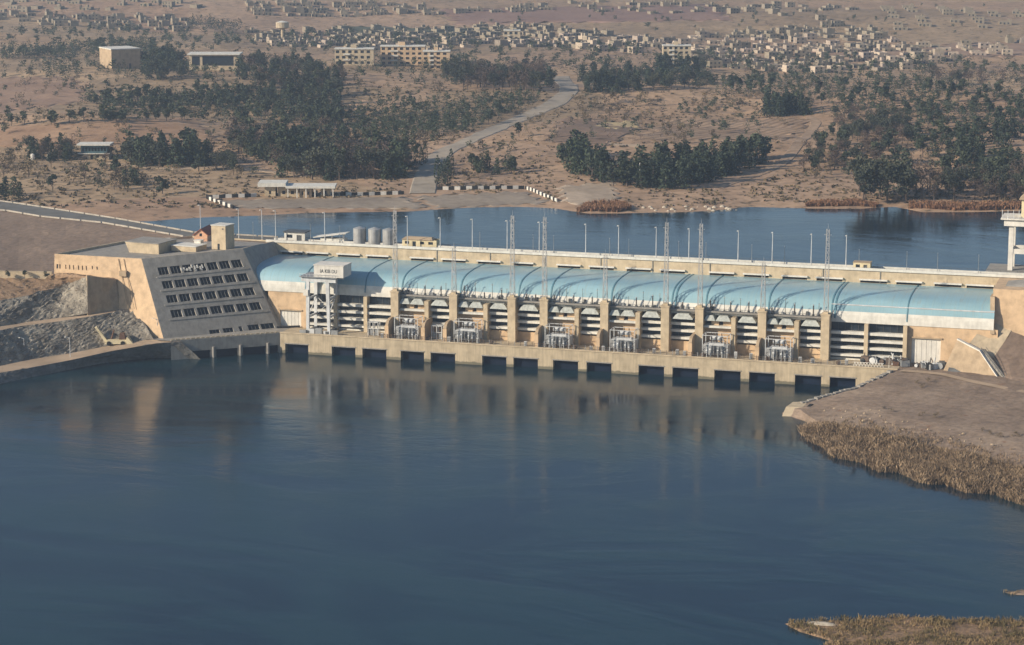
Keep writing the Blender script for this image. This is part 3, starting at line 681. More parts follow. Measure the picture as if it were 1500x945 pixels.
# lit face with slit windows
uv = []
for px, w_ in ((83,3.5),(87,2.5),(95.5,1.6),(101,1.6),(106.5,1.6),(113.5,1.8),(119,1.8),(124.5,1.8)):
    u = (px-80)/(207-80); uv.append((u, u+w_*.0045+.004))
hs = [(a, b, .835, .885) for a, b in uv] + [((133-80)/127, (133-80)/127+.012, .853, .89), ((139.5-80)/127, (139.5-80)/127+.014, .85, .885)]
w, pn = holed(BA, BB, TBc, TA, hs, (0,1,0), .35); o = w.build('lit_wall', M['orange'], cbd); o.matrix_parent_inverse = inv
for p_ in pn: o = p_.build('slit_window', M['glass'], cbd); o.matrix_parent_inverse = inv
# shaded face with rows of window groups
hs = []
ROWS = [(.81,.89), (.665,.745), (.515,.595), (.36,.44)]
for ri, (v0, v1) in enumerate(ROWS):
    for k in range(7): u0 = .125 + k*.118; hs.append((u0, u0+.098, v0, v1))
low = [(.40,.49,.14,.20),(.52,.61,.145,.205),(.66,.69,.12,.21),(.74,.84,.095,.215),(.855,.97,.095,.215)]
hs += low
inw = np.array([-.85,.45,0]); 
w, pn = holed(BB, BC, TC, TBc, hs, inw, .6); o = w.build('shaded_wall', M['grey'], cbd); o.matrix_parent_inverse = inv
PF = lambda u, v: np.array(BB)*(1-u)*(1-v)+np.array(BC)*u*(1-v)+np.array(TC)*u*v+np.array(TBc)*(1-u)*v
for p_, h in zip(pn, hs):
    o = p_.build('window', M['pane'], cbd); o.matrix_parent_inverse = inv
    mb = MB()
    for q in (.34, .67):
        u = h[0]+(h[1]-h[0])*q; a = PF(u-.0016, h[2])+inw*.25; b = PF(u+.0016, h[2])+inw*.25; c = PF(u+.0016, h[3])+inw*.25; d = PF(u-.0016, h[3])+inw*.25
        mb.add([a,b,c,d,a+inw*.3,b+inw*.3,c+inw*.3,d+inw*.3], [(0,1,2,3),(0,4,5,1),(1,5,6,2),(2,6,7,3),(3,7,4,0)])
    s = mb.build('window_post', M['darkgrey'], o)
for v in (.785, .64, .49, .335):
    a, b = PF(.09, v), PF(.97, v); ou = -inw*.25
    o = MB().add([a+ou,b+ou,PF(.97,v+.012)+ou,PF(.09,v+.012)+ou,a,b,PF(.97,v+.012),PF(.09,v+.012)],[(0,1,2,3),(0,4,5,1),(3,2,6,7),(0,3,7,4),(1,5,6,2)]).build('floor_ledge', M['grey'], cbd); o.matrix_parent_inverse = inv
# pale broken lettering above the top windows
lt_ = MB(); r2 = random.Random(3)
for k in range(9):
    u = .335+.026*k; v = .83+.03*r2.random(); wd = .008+.010*r2.random(); hh = .016+.026*r2.random(); ou = -inw*.12
    lt_.add([PF(u,v)+ou,PF(u+wd,v)+ou,PF(u+wd*1.2,v+hh)+ou,PF(u+wd*.3,v+hh)+ou,PF(u,v)+inw*.1,PF(u+wd,v)+inw*.1,PF(u+wd*1.2,v+hh)+inw*.1,PF(u+wd*.3,v+hh)+inw*.1],[(0,1,2,3),(0,4,5,1),(1,5,6,2),(2,6,7,3),(3,7,4,0)])
    if k % 2: lt_.add([PF(u,v-.012)+ou,PF(u+.02,v-.012)+ou,PF(u+.02,v-.004)+ou,PF(u,v-.004)+ou], [(0,1,2,3)])
o = lt_.build('lettering', M['white'], cbd); o.matrix_parent_inverse = inv
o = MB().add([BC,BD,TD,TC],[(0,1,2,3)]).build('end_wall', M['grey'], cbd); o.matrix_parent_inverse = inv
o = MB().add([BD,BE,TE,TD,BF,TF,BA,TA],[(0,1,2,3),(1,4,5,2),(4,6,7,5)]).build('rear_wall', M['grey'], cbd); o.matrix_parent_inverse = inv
rz = lambda p, z: (p[0], p[1], z)
o = MB().add([rz(p, p[2]-.9) for p in (TA,TBc,TC,TD,TE,TF)], [(0,1,5),(1,4,5),(1,2,4),(2,3,4)]).build('roof', M['grey'], cbd); o.matrix_parent_inverse = inv
cen = np.array([-95, 18])
pr = [TA,TBc,TC,TD,TE,TF]; inn = [(*(np.array(p[:2])+(cen-np.array(p[:2]))*(.7/np.linalg.norm(cen-np.array(p[:2])))), p[2]) for p in pr]
mb = MB(); vs = [rz(p,p[2]+.003) for p in pr]+[rz(p,p[2]+.003) for p in inn]+[rz(p,p[2]-1.0) for p in inn]
mb.add(vs, [(i,(i+1)%6,6+(i+1)%6,6+i) for i in range(6)]+[(6+i,6+(i+1)%6,12+(i+1)%6,12+i) for i in range(6)])
o = mb.build('parapet', M['concrete'], cbd); o.matrix_parent_inverse = inv
# ladder shaft with box on the lit wall
PL = lambda u, v: np.array(BA)*(1-u)*(1-v)+np.array(BB)*u*(1-v)+np.array(TBc)*u*v+np.array(TA)*(1-u)*v
for u in (.735, .795):
    pts = [PL(u, v)+np.array([0,-.2,0]) for v in np.linspace(.45, .985, 6)]
    o = MB().path(pts, .13, 5).build('conduit', M['tanwall'], cbd); o.matrix_parent_inverse = inv
a = PL(.72,.80); b = PL(.81,.86)
o = MB().box(a[0], b[0], b[1]-1.5, a[1]+.5, a[2], b[2]).build('wall_box', M['tanwall'], cbd); o.matrix_parent_inverse = inv
# roof structures
def roofblock(name, label, cat, pa, pb, h, depth, mat, capm=None, lean=0, zr=ZR):
    a = G(*pa, zr); b = G(*pb, zr); t = empty(name, ((a[0]+b[0])/2, (a[1]+b[1])/2, zr), -.12); tag(t, label, cat)
    l = math.hypot(b[0]-a[0], b[1]-a[1])
    MB().prism([(-l/2,0,0),(l/2,0,0),(l/2,depth,0),(-l/2,depth,0)],[(-l/2-lean,-lean*.2,h),(l/2,0,h),(l/2,depth,h),(-l/2-lean,depth,h)]).build('wall', mat, t)
    if capm: MB().box(-l/2-lean-.2,l/2+.2,-.3,depth+.2,h,h+.25).build('roof', capm, t)
    return t, l
roofblock('roof_hall', 'long pale roof storey with a leaning left end on the control building', 'roof storey', (186,371), (236,371.5), 4.0, 13, M['concrete'], M['grey'], 1.6)
roofblock('parapet_block', 'low pale roof block beside the stair tower on the control building', 'roof block', (249,370), (289,367), 2.0, 8, M['concrete'], M['offwhite'], 0, 35.2)
t, l = roofblock('lift_cabin', 'small white cabin with one dark window on the control building roof', 'cabin', (284,364.5), (294.5,364), 3.1, 2.4, M['white'], M['white'], 0, 35.3)
MB().box(-.1,.75,-.06,.0,1.0,2.0).build('window', M['glass'], t)
t, l = roofblock('stair_tower', 'tall plain cream stair tower on the roof of the control building', 'tower', (308.5,366), (332.5,365.5), 9.3, 6.6, M['concrete'], M['offwhite'], 0, 35.9)
MB().box(-.5,.4,-.08,0,0.02,2.3).build('door', M['glass'], t); MB().box(1.6,2.3,-.07,0,7.9,8.4).build('vent', M['darkgrey'], t)
a = G(283.5,353,35.0); t = empty('gabled_house', (a[0]+2.8, a[1]+3, 35.0), .12); tag(t, 'small peach gabled house with a red roof behind the stair tower', 'house')
MB().add([(-2.7,-3,0),(2.7,-3,0),(2.7,-3,2.6),(0,-3,4.7),(-2.7,-3,2.6),(-2.7,9,0),(2.7,9,0),(2.7,9,2.6),(0,9,4.7),(-2.7,9,2.6)],[(0,1,2,3,4),(9,8,7,6,5),(1,6,7,2),(5,0,4,9)]).build('wall', M['pink'], t)
MB().prism([(0,-3.5,4.75),(3.2,-3.5,2.3),(3.2,9.5,2.3),(0,9.5,4.75)],[(0,-3.5,5.0),(3.35,-3.5,2.5),(3.35,9.5,2.5),(0,9.5,5.0)]).prism([(-3.2,-3.5,2.3),(0,-3.5,4.75),(0,9.5,4.75),(-3.2,9.5,2.3)],[(-3.35,-3.5,2.5),(0,-3.5,5.003),(0,9.5,5.003),(-3.35,9.5,2.5)]).build('roof', M['redtile'], t)
MB().box(-.5,.5,-3.06,-3,2.0,3.2).build('window', M['glass'], t)
# vehicles --------------------------------------------------------------
def car(name, loc, rz, label, paint, group=None, van=False):
    t = empty(name, loc, rz); tag(t, label, 'van' if van else 'car', group)
    L_, W_ = (4.9, 1.95) if van else (4.4, 1.8)
    side = [(-L_/2,.35),(L_/2,.35),(L_/2,.95),(L_/2-.9,1.05),(L_/2-1.7,1.5 if not van else 2.0),(-L_/2+.5,1.5 if not van else 2.05),(-L_/2,1.0)]
    n = len(side); MB().add([(x,-W_/2,z) for x,z in side]+[(x,W_/2,z) for x,z in side],[tuple(range(n)),tuple(range(n,2*n))[::-1]]+[(i,n+i,n+(i+1)%n,(i+1)%n) for i in range(n)]).build('body', paint, t)
    for s in (-1,1): MB().box(-L_/2+.7,L_/2-1.75,s*W_/2-.01 if s<0 else W_/2-.0,s*W_/2+.0 if s<0 else W_/2+.01,1.0,1.4 if not van else 1.75).build('side_window', M['glass'], t)
    for x in (-L_/2+.85, L_/2-.85):
        for y in (-W_/2+.05, W_/2-.25): MB().tube((x,y,.33),(x,y+.2,.33),.33,.33,12).build('wheel', M['black'], t)
    return t
q = G(247,357,34.4); car('parked_van', (q[0],q[1],ZR), .6, 'white van with dark windows parked on the control building roof deck', M['white'], van=True)
q = G(344,482,7.5); car('parked_car', (q[0],q[1],7.5), .6, 'white car parked at the foot of the shaded control building wall', M['white'])
q = G(393,475,7.4); t = empty('box_truck', (q[0]-.5,q[1],7.6), .85); tag(t, 'dark grey box truck with white top parked by the end of the control building', 'truck')
MB().box(-3.4,2.2,-1.25,1.25,1.0,3.4).build('cargo_box', M['darkgrey'], t); MB().box(-3.5,2.3,-1.3,1.3,3.4,3.6).build('box_roof', M['white'], t)
MB().prism([(2.3,-1.2,.7),(4.2,-1.2,.7),(4.2,1.2,.7),(2.3,1.2,.7)],[(2.3,-1.2,2.8),(3.6,-1.2,2.8),(3.6,1.2,2.8),(2.3,1.2,2.8)]).build('cab', M['lightmetal'], t)
for x in (-2.4, 3.2):
    for y in (-1.25, .95): MB().tube((x,y,.5),(x,y+.3,.5),.5,.5,12).build('wheel', M['black'], t)
MB().box(-3.4,4.0,-.5,.5,.6,.95).build('chassis', M['black'], t)

# --- quay deck between the building and the tailrace wall
Q0, Q1 = (-43.3, 0, DECK), G(250, 499.5, 7.3)
qd = empty('quay', (-60, -10, 0)); tag(qd, 'shaded quay deck on piers between the control building and the tailrace wall', 'quay'); inv = Matrix.Translation(-qd.location)
d_ = np.array([Q0[0]-Q1[0], Q0[1]-Q1[1]]); d_ /= np.linalg.norm(d_); n_ = np.array([d_[1], -d_[0]])      # n_ faces the river
back = (-n_[0], -n_[1], 0)
hs = [(.18,.36,.02,.52),(.41,.61,.02,.52),(.655,.87,.02,.52),(.90,.985,.02,.52)]
w, pn = holed((Q1[0],Q1[1],-2),(Q0[0],Q0[1],-2),(Q0[0],Q0[1],DECK),(Q1[0],Q1[1],7.3), hs, back, 2.0)
w.add([(Q1[0],Q1[1],7.3),(Q0[0],Q0[1],DECK),(-43.3,13,DECK),(BC[0]-6,BC[1]+2,DECK),(BB[0]-6,BB[1]+6,7.35),(BB[0]-9,BB[1]-1,7.25)],[(0,1,2,3,4,5)])
o = w.build('wall_face', M['grey'], qd); o.matrix_parent_inverse = inv
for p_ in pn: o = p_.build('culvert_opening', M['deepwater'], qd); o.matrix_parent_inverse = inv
for u in (.385, .632, .885):
    p = lerp((Q1[0],Q1[1],7.3),(Q0[0],Q0[1],DECK),u); a = np.array(p[:2])+n_*.25
    o = MB().tube((a[0],a[1],-2),(a[0],a[1],p[2]-3.4),.55,.55,10).build('fender_pier', M['grey'], qd); o.matrix_parent_inverse = inv
mb = MB(); m_ = 22
for k in range(m_):
    p = lerp((Q1[0],Q1[1],7.35),(Q0[0],Q0[1],DECK+.05),(k+.5)/m_); mb.obox((p[0]-n_[0]*.5,p[1]-n_[1]*.5),(1.4,.5,.5),math.atan2(d_[1],d_[0]),p[2])
o = mb.build('kerb_block', M['concrete'], qd); o.name = 'kerb'; o.matrix_parent_inverse = inv
q = G(425,481,DECK); t = tag(MB().tube((q[0]-5,q[1]-1.2,DECK+.35),(q[0]+3.2,q[1]+2.2,DECK+.6),.45,.35,8).build('steel_pipe', M['black']), 'dark steel pipe lying on the deck in front of the left door', 'pipe')

# ================================================================== LEFT BANK
def fbm2(x, y, s, seed=0):
    return (math.sin(x*s*1.7+seed)*math.cos(y*s*1.3-seed*2)+.5*math.sin(x*s*3.9-y*s*2.3+seed*3)+.3*math.sin(x*s*8.1+y*s*6.7+seed))
def loft(name, rows, nu, nv, mat, disp=0.0, seed=0, freq=.35, kind='structure', skirt=True):
    """strips between 3D polylines, refined and roughened"""
    A = [np.array(r, float) for r in rows]; out = []
    def res(r, n):
        d = np.r_[0, np.cumsum(np.linalg.norm(np.diff(r, axis=0), axis=1))]; t = np.linspace(0, d[-1], n)
        return np.stack([np.interp(t, d, r[:, k]) for k in range(3)], 1)
    A = [res(r, nu) for r in A]; rg = np.random.default_rng(seed)
    for i in range(len(A)-1):
        for j in range(nv if i < len(A)-2 else nv+1):
            out.append(A[i]+(A[i+1]-A[i])*(j/nv))
    g = np.array(out); h, w_ = g.shape[:2]
    if disp:
        e = rg.normal(size=(h, w_)); e2 = rg.normal(size=((h+3)//4+1, (w_+3)//4+1))
        big = np.kron(e2, np.ones((4, 4)))[:h, :w_]; big = (big+np.roll(big,1,0)+np.roll(big,1,1)+np.roll(big,2,0)+np.roll(big,2,1))/5
        m_ = np.ones((h, w_)); m_[0] = m_[-1] = 0; m_[:, -1] = .2
        g[:, :, 2] += disp*(.55*e+.9*big)*m_; g[:, :, 0] += disp*.4*rg.normal(size=(h, w_))*m_
    f = []
    for i in range(h-1):
        for j in range(w_-1): f.append((i*w_+j, i*w_+j+1, (i+1)*w_+j+1, (i+1)*w_+j))
    mb = MB(); mb.v = [tuple(p) for p in g.reshape(-1, 3)]; mb.f = f; mb.m = [0]*len(f)
    o = mb.build(name, mat); tag(o, kind=kind); return o
W0 = [(-150,-220,-1.5),(-122,-118,-1.2), G(0,569,-1.0), G(60,555,-1.0), G(106,545,-1.0), G(159,534,-1.0), G(238,527,-1.2), G(300,532,-1.5)]
R1 = [(-158,-210,3.0), G(-90,570,3.0), G(0,546,3.0), G(42,539,3.1), G(106,527,3.5), G(159,515,4.7), G(229,503,6.8), (Q1[0]*.9+Q0[0]*.1,Q1[1]*.9+Q0[1]*.1-.3,Q1[2]-.4)]
R2 = [(-175,-200,3.0), G(-90,555,3.0), G(0,535,3.0), G(55,525,3.1), G(106,517,3.5), G(152,508,4.7), G(212,498,6.9), (BB[0]-5,BB[1]-1,7.2)]
L3 = [(-200,-180,13.5), G(-90,498,13.5), G(0,484,13.5), G(27,478,13.7), G(85,471,14.4), G(135,463,15.6), G(178,455,16.4), G(200,453,16.4)]
L4 = [(-205,-178,13.5), G(-90,493,13.5), G(0,478,13.5), G(30,473,13.7), G(85,466,14.4), G(128,458,15.4), G(178,450,16.4), G(200,448,16.4)]
loft('river_bank', [W0, R1], 130, 12, M['revet'], .34, 3)
loft('riverside_road', [R1, R2], 60, 2, M['dirtroad'], 0)
loft('rock_slope', [R2, L3], 190, 34, M['rocky'], .36, 4)
loft('terrace_path', [L3, L4], 60, 2, M['dirtroad'], 0)
U4 = [(-205,-178,13.5), G(-90,493,13.5), G(0,478,13.5), G(30,473,13.7), G(85,466,14.4), V(128.5,459.5,-26)]
U5 = [(-230,-150,21), G(-90,452,21), G(0,440,21.5), G(51,431,22.8), G(102,415,25.3), V(128,405.5,-26)]
U6 = [(-260,-110,27), G(-90,405,27), G(0,404.5,27), G(40,403,27.3), G(80,402.5,27.8), (-126,-10.5,28.2)]
loft('rocky_hillside', [U4, U5], 150, 30, M['rocky'], .5, 5)
loft('scrub_terrace', [U5, U6], 90, 10, M['scrub'], .35, 6)
rb0, rb1, rt0, rt1 = V(128,460,-26), V(177.5,452,-15.5), V(127.5,405,-26), V(170,410.5,-14.2)
loft('terrace_bank', [[rt0, lerp(rt0,rt1,.5), rt1], [(-127,-10,28.4), (-117,-10,28.0), (-103,-11,rt1[2]+.3)]], 12, 4, M['scrub'], .15, 8)
# retaining wall that cuts the hillside beside the building
b0, b1 = rb0, rb1
t = empty('retaining_wall', b0); tag(t, 'shaded tan retaining wall cutting the rocky hillside beside the control building', 'wall')
dw = np.array([b1[0]-b0[0], b1[1]-b0[1]]); nw = np.array([dw[1], -dw[0]])/np.linalg.norm(dw)
o = MB().prism([(b0[0],b0[1],12),(b1[0],b1[1],12),(b1[0]-nw[0],b1[1]-nw[1],12),(b0[0]-nw[0],b0[1]-nw[1],12)],[(rt0[0],rt0[1],rt0[2]+.3),(rt1[0],rt1[1],rt1[2]+.3),(rt1[0]-nw[0],rt1[1]-nw[1],rt1[2]+.3),(rt0[0]-nw[0],rt0[1]-nw[1],rt0[2]+.3)]).build('wall_face', M['tanwall'], t); o.matrix_parent_inverse = Matrix.Translation(-t.location)
# low pale wall along the terrace
a, b = G(-90,400,28.0), G(76,400,28.6); t = empty('terrace_wall', a); tag(t, 'low pale wall along the scrubby terrace left of the control building', 'wall')
dw = np.array([b[0]-a[0], b[1]-a[1]]); L_ = np.linalg.norm(dw)
o = MB().obox(((a[0]+b[0])/2,(a[1]+b[1])/2),(L_,.6,3.0),math.atan2(dw[1],dw[0]),26.0).obox(((a[0]+b[0])/2,(a[1]+b[1])/2),(L_,.8,.2),math.atan2(dw[1],dw[0]),29.0).build('wall_face', M['concrete'], t); o.matrix_parent_inverse = Matrix.Translation(-t.location)
# rubble heap under the retaining wall and stone blocks on the hillside
E1 = [(-330,-60,26.5), (a[0],a[1],26.6), G(30,399.5,27.0), (b[0]-2,b[1]+1,27.2), (-126,-6,27.3)]
E2 = [(-420,190,35), G(-90,302,34.6), G(10,309.5,34.7), G(60,318,34.8), G(150,327,34.8), (-103.4,46.4,34.8)]
E2b = [(-420,190,34.9), G(-90,302,34.6), G(10,309.5,34.7), G(80,320,34.8), G(150,327,34.8), G(215,337,34.8), (-103.4,47,34.8), (-60,43,34.9)]
E1b = [(-330,-60,26.5), (a[0],a[1],26.6), G(30,399.5,27.0), (b[0]-2,b[1]+1,27.2), (-128,-5,28.0), (-119,20,31), (-108,38,33), (-66,40,34)]
loft('earth_embankment', [E1b, E2b], 80, 16, M['embank'], .12, 9)
# road on the embankment with pale guard walls
RU = [(-425,222,35.2), G(-90,283,35.0), G(20,297.5,35.0), G(60,303.5,35.0), G(170,320.5,35.0), G(285,341,35.0), (-66,56,35.0)]
RL = [(-420,190,35.2), G(-90,302,34.8), G(10,309,35.0), G(60,317.5,35.0), G(150,326.5,35.0), (-103.4,46.4,35.0), (-66,43.5,35.0)]
loft('crest_road', [RL, RU], 60, 2, M['asphalt'], 0)
loft('upstream_slope', [RU, [(p[0]+5, p[1]+13, 27.5) for p in RU]], 60, 4, M['embank'], .1, 10)
M['guard'] = weathered('dusty_guard_wall', (.40, .36, .30), streak=.3)
def guard(name, pts, label, h=.55, th=.35):
    t = empty(name, pts[0]); tag(t, label, 'guard wall', 'guard walls of the embankment road')
    iv = Matrix.Translation(-t.location); A = np.array(pts, float)
    for i in range(len(A)-1):
        p, q = A[i], A[i+1]; l = np.linalg.norm(q-p); n = max(1, int(l/9))
        for k in range(n):
            u0, u1 = k/n, (k+.93)/n; a_ = p+(q-p)*u0; b_ = p+(q-p)*u1; d = (b_-a_)/np.linalg.norm(b_-a_); m = np.array([-d[1], d[0], 0])*th/2
            z = np.array([0,0,h]); mb = MB().prism([a_-m-z*.2,b_-m-z*.2,b_+m-z*.2,a_+m-z*.2],[a_-m+z,b_-m+z,b_+m+z,a_+m+z])
            o = mb.build('wall_segment', M['guard'], t); o.matrix_parent_inverse = iv
guard('guard_wall', RU[1:], 'long pale guard wall on the reservoir side of the embankment road')
guard('guard_wall', RL[1:6], 'long pale guard wall on the downhill side of the embankment road')
# riverside lamps
for i, (px, py, lb) in enumerate(((36,524,'grey riverside lamp post nearest the left edge'),(103,523,'grey riverside lamp post in the middle of the left road'),(231,495,'grey riverside lamp post at the foot of the building corner'))):
    q = G(px, py, (3.1, 3.5, 7.0)[i]); t = empty('road_lamp', q); tag(t, lb, 'street lamp', 'riverside road lamps')
    MB().tube((0,0,0),(0,0,7.2),.14,.09,6).build('pole', M['lightmetal'], t); MB().tube((0,0,7.2),(-1.5,-.3,7.5),.07,.06,5).build('arm', M['lightmetal'], t); MB().box(-2.0,-1.3,-.5,-.1,7.42,7.6).build('lamp_head', M['white'], t)
# derelict loader by the rock slope
q = G(171,505,5.3); t = empty('wrecked_loader', (q[0],q[1],5.3), .35); t.scale = (1.35,1.35,1.35); tag(t, 'cream yellow wrecked loader with raised arm beside the riverside road', 'loader')
MB().prism([(-3.2,-1.2,.4),(3,-1.2,.4),(3,1.2,.4),(-3.2,1.2,.4)],[(-2.4,-1.1,1.6),(2.6,-1.1,1.6),(2.6,1.1,1.6),(-2.4,1.1,1.6)]).build('chassis', M['yellow'], t)
MB().prism([(-3.2,-.6,1.0),(-2.3,-.6,1.0),(-2.3,.6,1.0),(-3.2,.6,1.0)],[(-5.9,-.5,5.0),(-5.3,-.5,5.2),(-5.3,.5,5.2),(-5.9,.5,5.0)]).build('boom_arm', M['yellow'], t)
MB().prism([(.8,-1.0,1.6),(2.6,-1.0,1.6),(2.6,1.0,1.6),(.8,1.0,1.6)],[(1.0,-.9,3.3),(2.2,-.9,3.3),(2.2,.9,3.3),(1.0,.9,3.3)]).build('cab', M['rust'], t)
MB().prism([(3.2,-1.4,.2),(4.9,-1.4,.2),(4.9,1.4,.2),(3.2,1.4,.2)],[(2.6,-1.3,1.3),(3.0,-1.3,2.5),(3.0,1.3,2.5),(2.6,1.3,1.3)]).build('bucket', M['yellow'], t)
for x in (-2, 1.8):
    for y in (-1.35, 1.05): MB().tube((x,y,.6),(x,y+.35,.6),.62,.62,12).build('wheel', M['black'], t)
MB().tube((-1.4,0,1.6),(-.6,0,4.3),.3,.2,6).build('exhaust_stack', M['rust'], t)

# ================================================================== RIGHT BANK AND ABUTMENT
E0 = [(156,-46,-1.2), G(1150,614,-1.0), G(1180,622,-1.0), G(1210,655,-.8), G(1300,694,-.8), G(1400,717,-.8), G(1500,740,-.8), G(1640,780,-.8), (420,-330,-1)]
Ea = [(160,-46,2.0), G(1172,600,2.2), G(1188,612,2.3), G(1225,628,3.0), G(1300,645,3.2), G(1400,668,3.2), G(1500,692,3.2), G(1640,728,3.2), (420,-290,3)]
Eb = [G(1190,586,3.2), G(1212,584,3.8), G(1250,592,5.2), G(1300,606,5.8), G(1350,617,6.0), G(1420,630,6.0), G(1500,650,6.0), G(1640,680,6), (430,-250,6)]
Ec = [G(1262,563,6.0), G(1270,562,6.2), G(1290,563,6.8), G(1330,568,7.2), G(1380,575,7.4), G(1440,588,7.4), G(1500,600,7.4), G(1640,620,7.5), (440,-190,7.5)]
Ed = [(188.5,-1.0,7.55), (190.5,0,7.6), (193,3,7.62), (197,4,7.62), (206,2.0,7.7), (218,-8,7.8), (231,-16.5,7.9), G(1640,592,8), (450,-110,8)]
Ee = [(188.5,14,7.55), (190.5,14,7.6), (193,14,7.62), (199,14,7.62), (212,14,7.7), (224,6,7.8), (238,0,7.9), (280,-20,8), (460,-80,8)]
loft('gravel_bank', [E0, Ea, Eb, Ec, Ed, Ee], 150, 9, M['bare'], .10, 12)
# rough stone edging stepping down to the river
t = empty('stone_edging', (175,-30,3)); tag(t, 'stepped pale stone edging running down the bank into the river', 'edging')
ln = [np.array(p) for p in ((189,-2.0,7.4), G(1250,571,5.3), G(1205,583,3.6), G(1178,592,2.4))]
k = 0
for i in range(3):
    n = 9
    for j in range(n):
        p = ln[i]+(ln[i+1]-ln[i])*((j+.5)/n); a = math.atan2(ln[i+1][1]-ln[i][1], ln[i+1][0]-ln[i][0])
        o = MB().obox((p[0]-.3+.5*rng.uniform(-1,1),p[1]),(2.0,1.5,1.0+.4*rng.random()),a+rng.uniform(-.15,.15),p[2]-.6).build('stone_step', M['grey'], t); o.matrix_parent_inverse = Matrix.Translation(-t.location)
MBs = MB().strip([[tuple(p+np.array([-1.0,-.4,-.2])) for p in ln],[tuple(p+np.array([-4.5,-1,-p[2]-1.5])) for p in ln]]); o = MBs.build('pitched_face', M['revet'], t); o.matrix_parent_inverse = Matrix.Translation(-t.location)
p0_, p1_, p2_, p3_ = G(1144,613,-.6), G(1172,614,-.6), G(1182,592,2.4), G(1160,592,2.6)
t = tag(MB().prism([p0_, p1_, (p2_[0],p2_[1]+2,-.6), (p3_[0],p3_[1]+2,-.6)],[lerp(p0_,(p3_[0],p3_[1],3.0),.45)[:2]+(2.6,), lerp(p1_,(p2_[0],p2_[1],3.0),.45)[:2]+(2.6,), (p2_[0],p2_[1]+2,2.9),(p3_[0],p3_[1]+2,2.9)]).build('concrete_groyne', M['concrete']), 'pale concrete wedge at the river tip of the right bank', 'groyne')
q0, q1 = G(1172,612,0), G(1186,594,2.6)
tag(MB().prism([(q0[0],q0[1],-.6),(q0[0]+1.2,q0[1],-.6),(q1[0]+1.2,q1[1],-.6),(q1[0],q1[1],-.6)],[(q0[0],q0[1],1.6),(q0[0]+1.2,q0[1],1.6),(q1[0]+1.2,q1[1],3.2),(q1[0],q1[1],3.2)]).build('sluice_slab', M['black']), 'dark slab standing between the concrete wedge and the reed bank', 'slab')
# wing wall with white coping
def quad_wall(name, label, pts, th, mat, coping=None, cat='wall', grp=None):
    t = empty(name, pts[0]); tag(t, label, cat, grp); iv = Matrix.Translation(-t.location)
    A = [np.array(p, float) for p in pts]; n = np.cross(A[1]-A[0], A[2]-A[1]); n /= np.linalg.norm(n); n[2] = 0; n /= np.linalg.norm(n)
    m = len(A); mb = MB().add([tuple(p) for p in A]+[tuple(p-n*th) for p in A], [tuple(range(m)), tuple(range(m,2*m))[::-1]]+[(i,m+i,m+(i+1)%m,(i+1)%m) for i in range(m)])
    o = mb.build('wall_face', mat, t); o.matrix_parent_inverse = iv
    if coping:
        for (i, j) in coping:
            a_, b_ = A[i], A[j]; z = np.array([0,0,.45]); c = MB().prism([a_+n*.2,b_+n*.2,b_-n*(th+.2),a_-n*(th+.2)],[a_+n*.2+z,b_+n*.2+z,b_-n*(th+.2)+z,a_-n*(th+.2)+z])
            o = c.build('coping', M['white'], t); o.matrix_parent_inverse = iv
    return t
YW = 3.0
wa, wb, wc, wd, we = V(1379,549,YW), V(1466,566,YW-6), V(1466,561,YW-6), V(1435,515,YW+1), V(1402,498,YW+5)
quad_wall('wing_wall', 'tan wing wall with white sloping coping at the right end of the powerhouse', [wa, wb, wc, wd, we], 1.2, M['tanwall'], [(2,3),(3,4)])
# second, higher wall behind
xa, xb, xc, xd = V(1416,508,9.5), V(1457,524,6.5), V(1484,480,15.5), V(1446,470,15)
quad_wall('wing_wall', 'higher bare tan wall leaning behind the wing wall with the white coping', [xa, xb, xc, xd], 1.5, M['deckwall'])
ab = empty('abutment', (240,36,20)); tag(ab, 'orange concrete abutment block closing the right end of the turquoise roof', 'abutment'); iv = Matrix.Translation(-ab.location)
o = MB().prism([(221.3,12.6,10),(300,12.6,10),(300,41.6,10),(221.3,41.6,10)],[(220.4,17.5,35.1),(300,17.5,35.1),(300,41.6,35.1),(220.4,41.6,35.1)]).build('block', M['orange'], ab); o.matrix_parent_inverse = iv
o = MB().prism([(220.4,11.7,20),(221.9,11.7,20),(221.9,20,20),(220.4,20,20)],[(219.6,15.6,32.6),(221.2,15.6,32.6),(221.2,22,32.6),(219.6,22,32.6)]).build('joint_strip', M['tanwall'], ab); o.matrix_parent_inverse = iv
o = MB().prism([(224,24,35.1),(250,24,35.1),(250,36,35.1),(224,36,35.1)],[(231,27,36.6),(250,27,37.6),(250,33,37.6),(231,33,36.6)]).build('roof', M['grey'], ab); o.matrix_parent_inverse = iv
F0 = [V(1436,517,YW+2), V(1467,563,YW-6.5), (244,-9,8), (285,-30,8), (460,-90,8)]
F1 = [V(1446,508,9), V(1474,515,9), (250,8,16), (290,0,17), (460,-40,17)]
F2 = [V(1478,474,19.5), (233,20,22.5), (250,22,24), (295,26,26), (460,20,27)]
F3 = [(223,34,28), (240,34,27.5), (258,36,29), (300,40,34.9), (460,42,34.9)]
F0 = [V(1470,564,-4.5), (230,-6.5,7.9), (238,-10,7.9), (285,-30,8), (460,-90,8)]
F1 = [V(1457,522,6.6), (229,7,13.5), (242,6,14.5), (290,0,17), (460,-40,17)]
F2 = [V(1484,482,15.4), (236,16.5,20), (247,18,21), (295,26,26), (460,20,27)]
F3 = [V(1506,462,22), (240,24,26), (255,27,27.5), (300,41,34.9), (460,42,34.9)]
loft('dam_shoulder', [F0, F1, F2, F3], 60, 8, M['embank'], .12, 15)
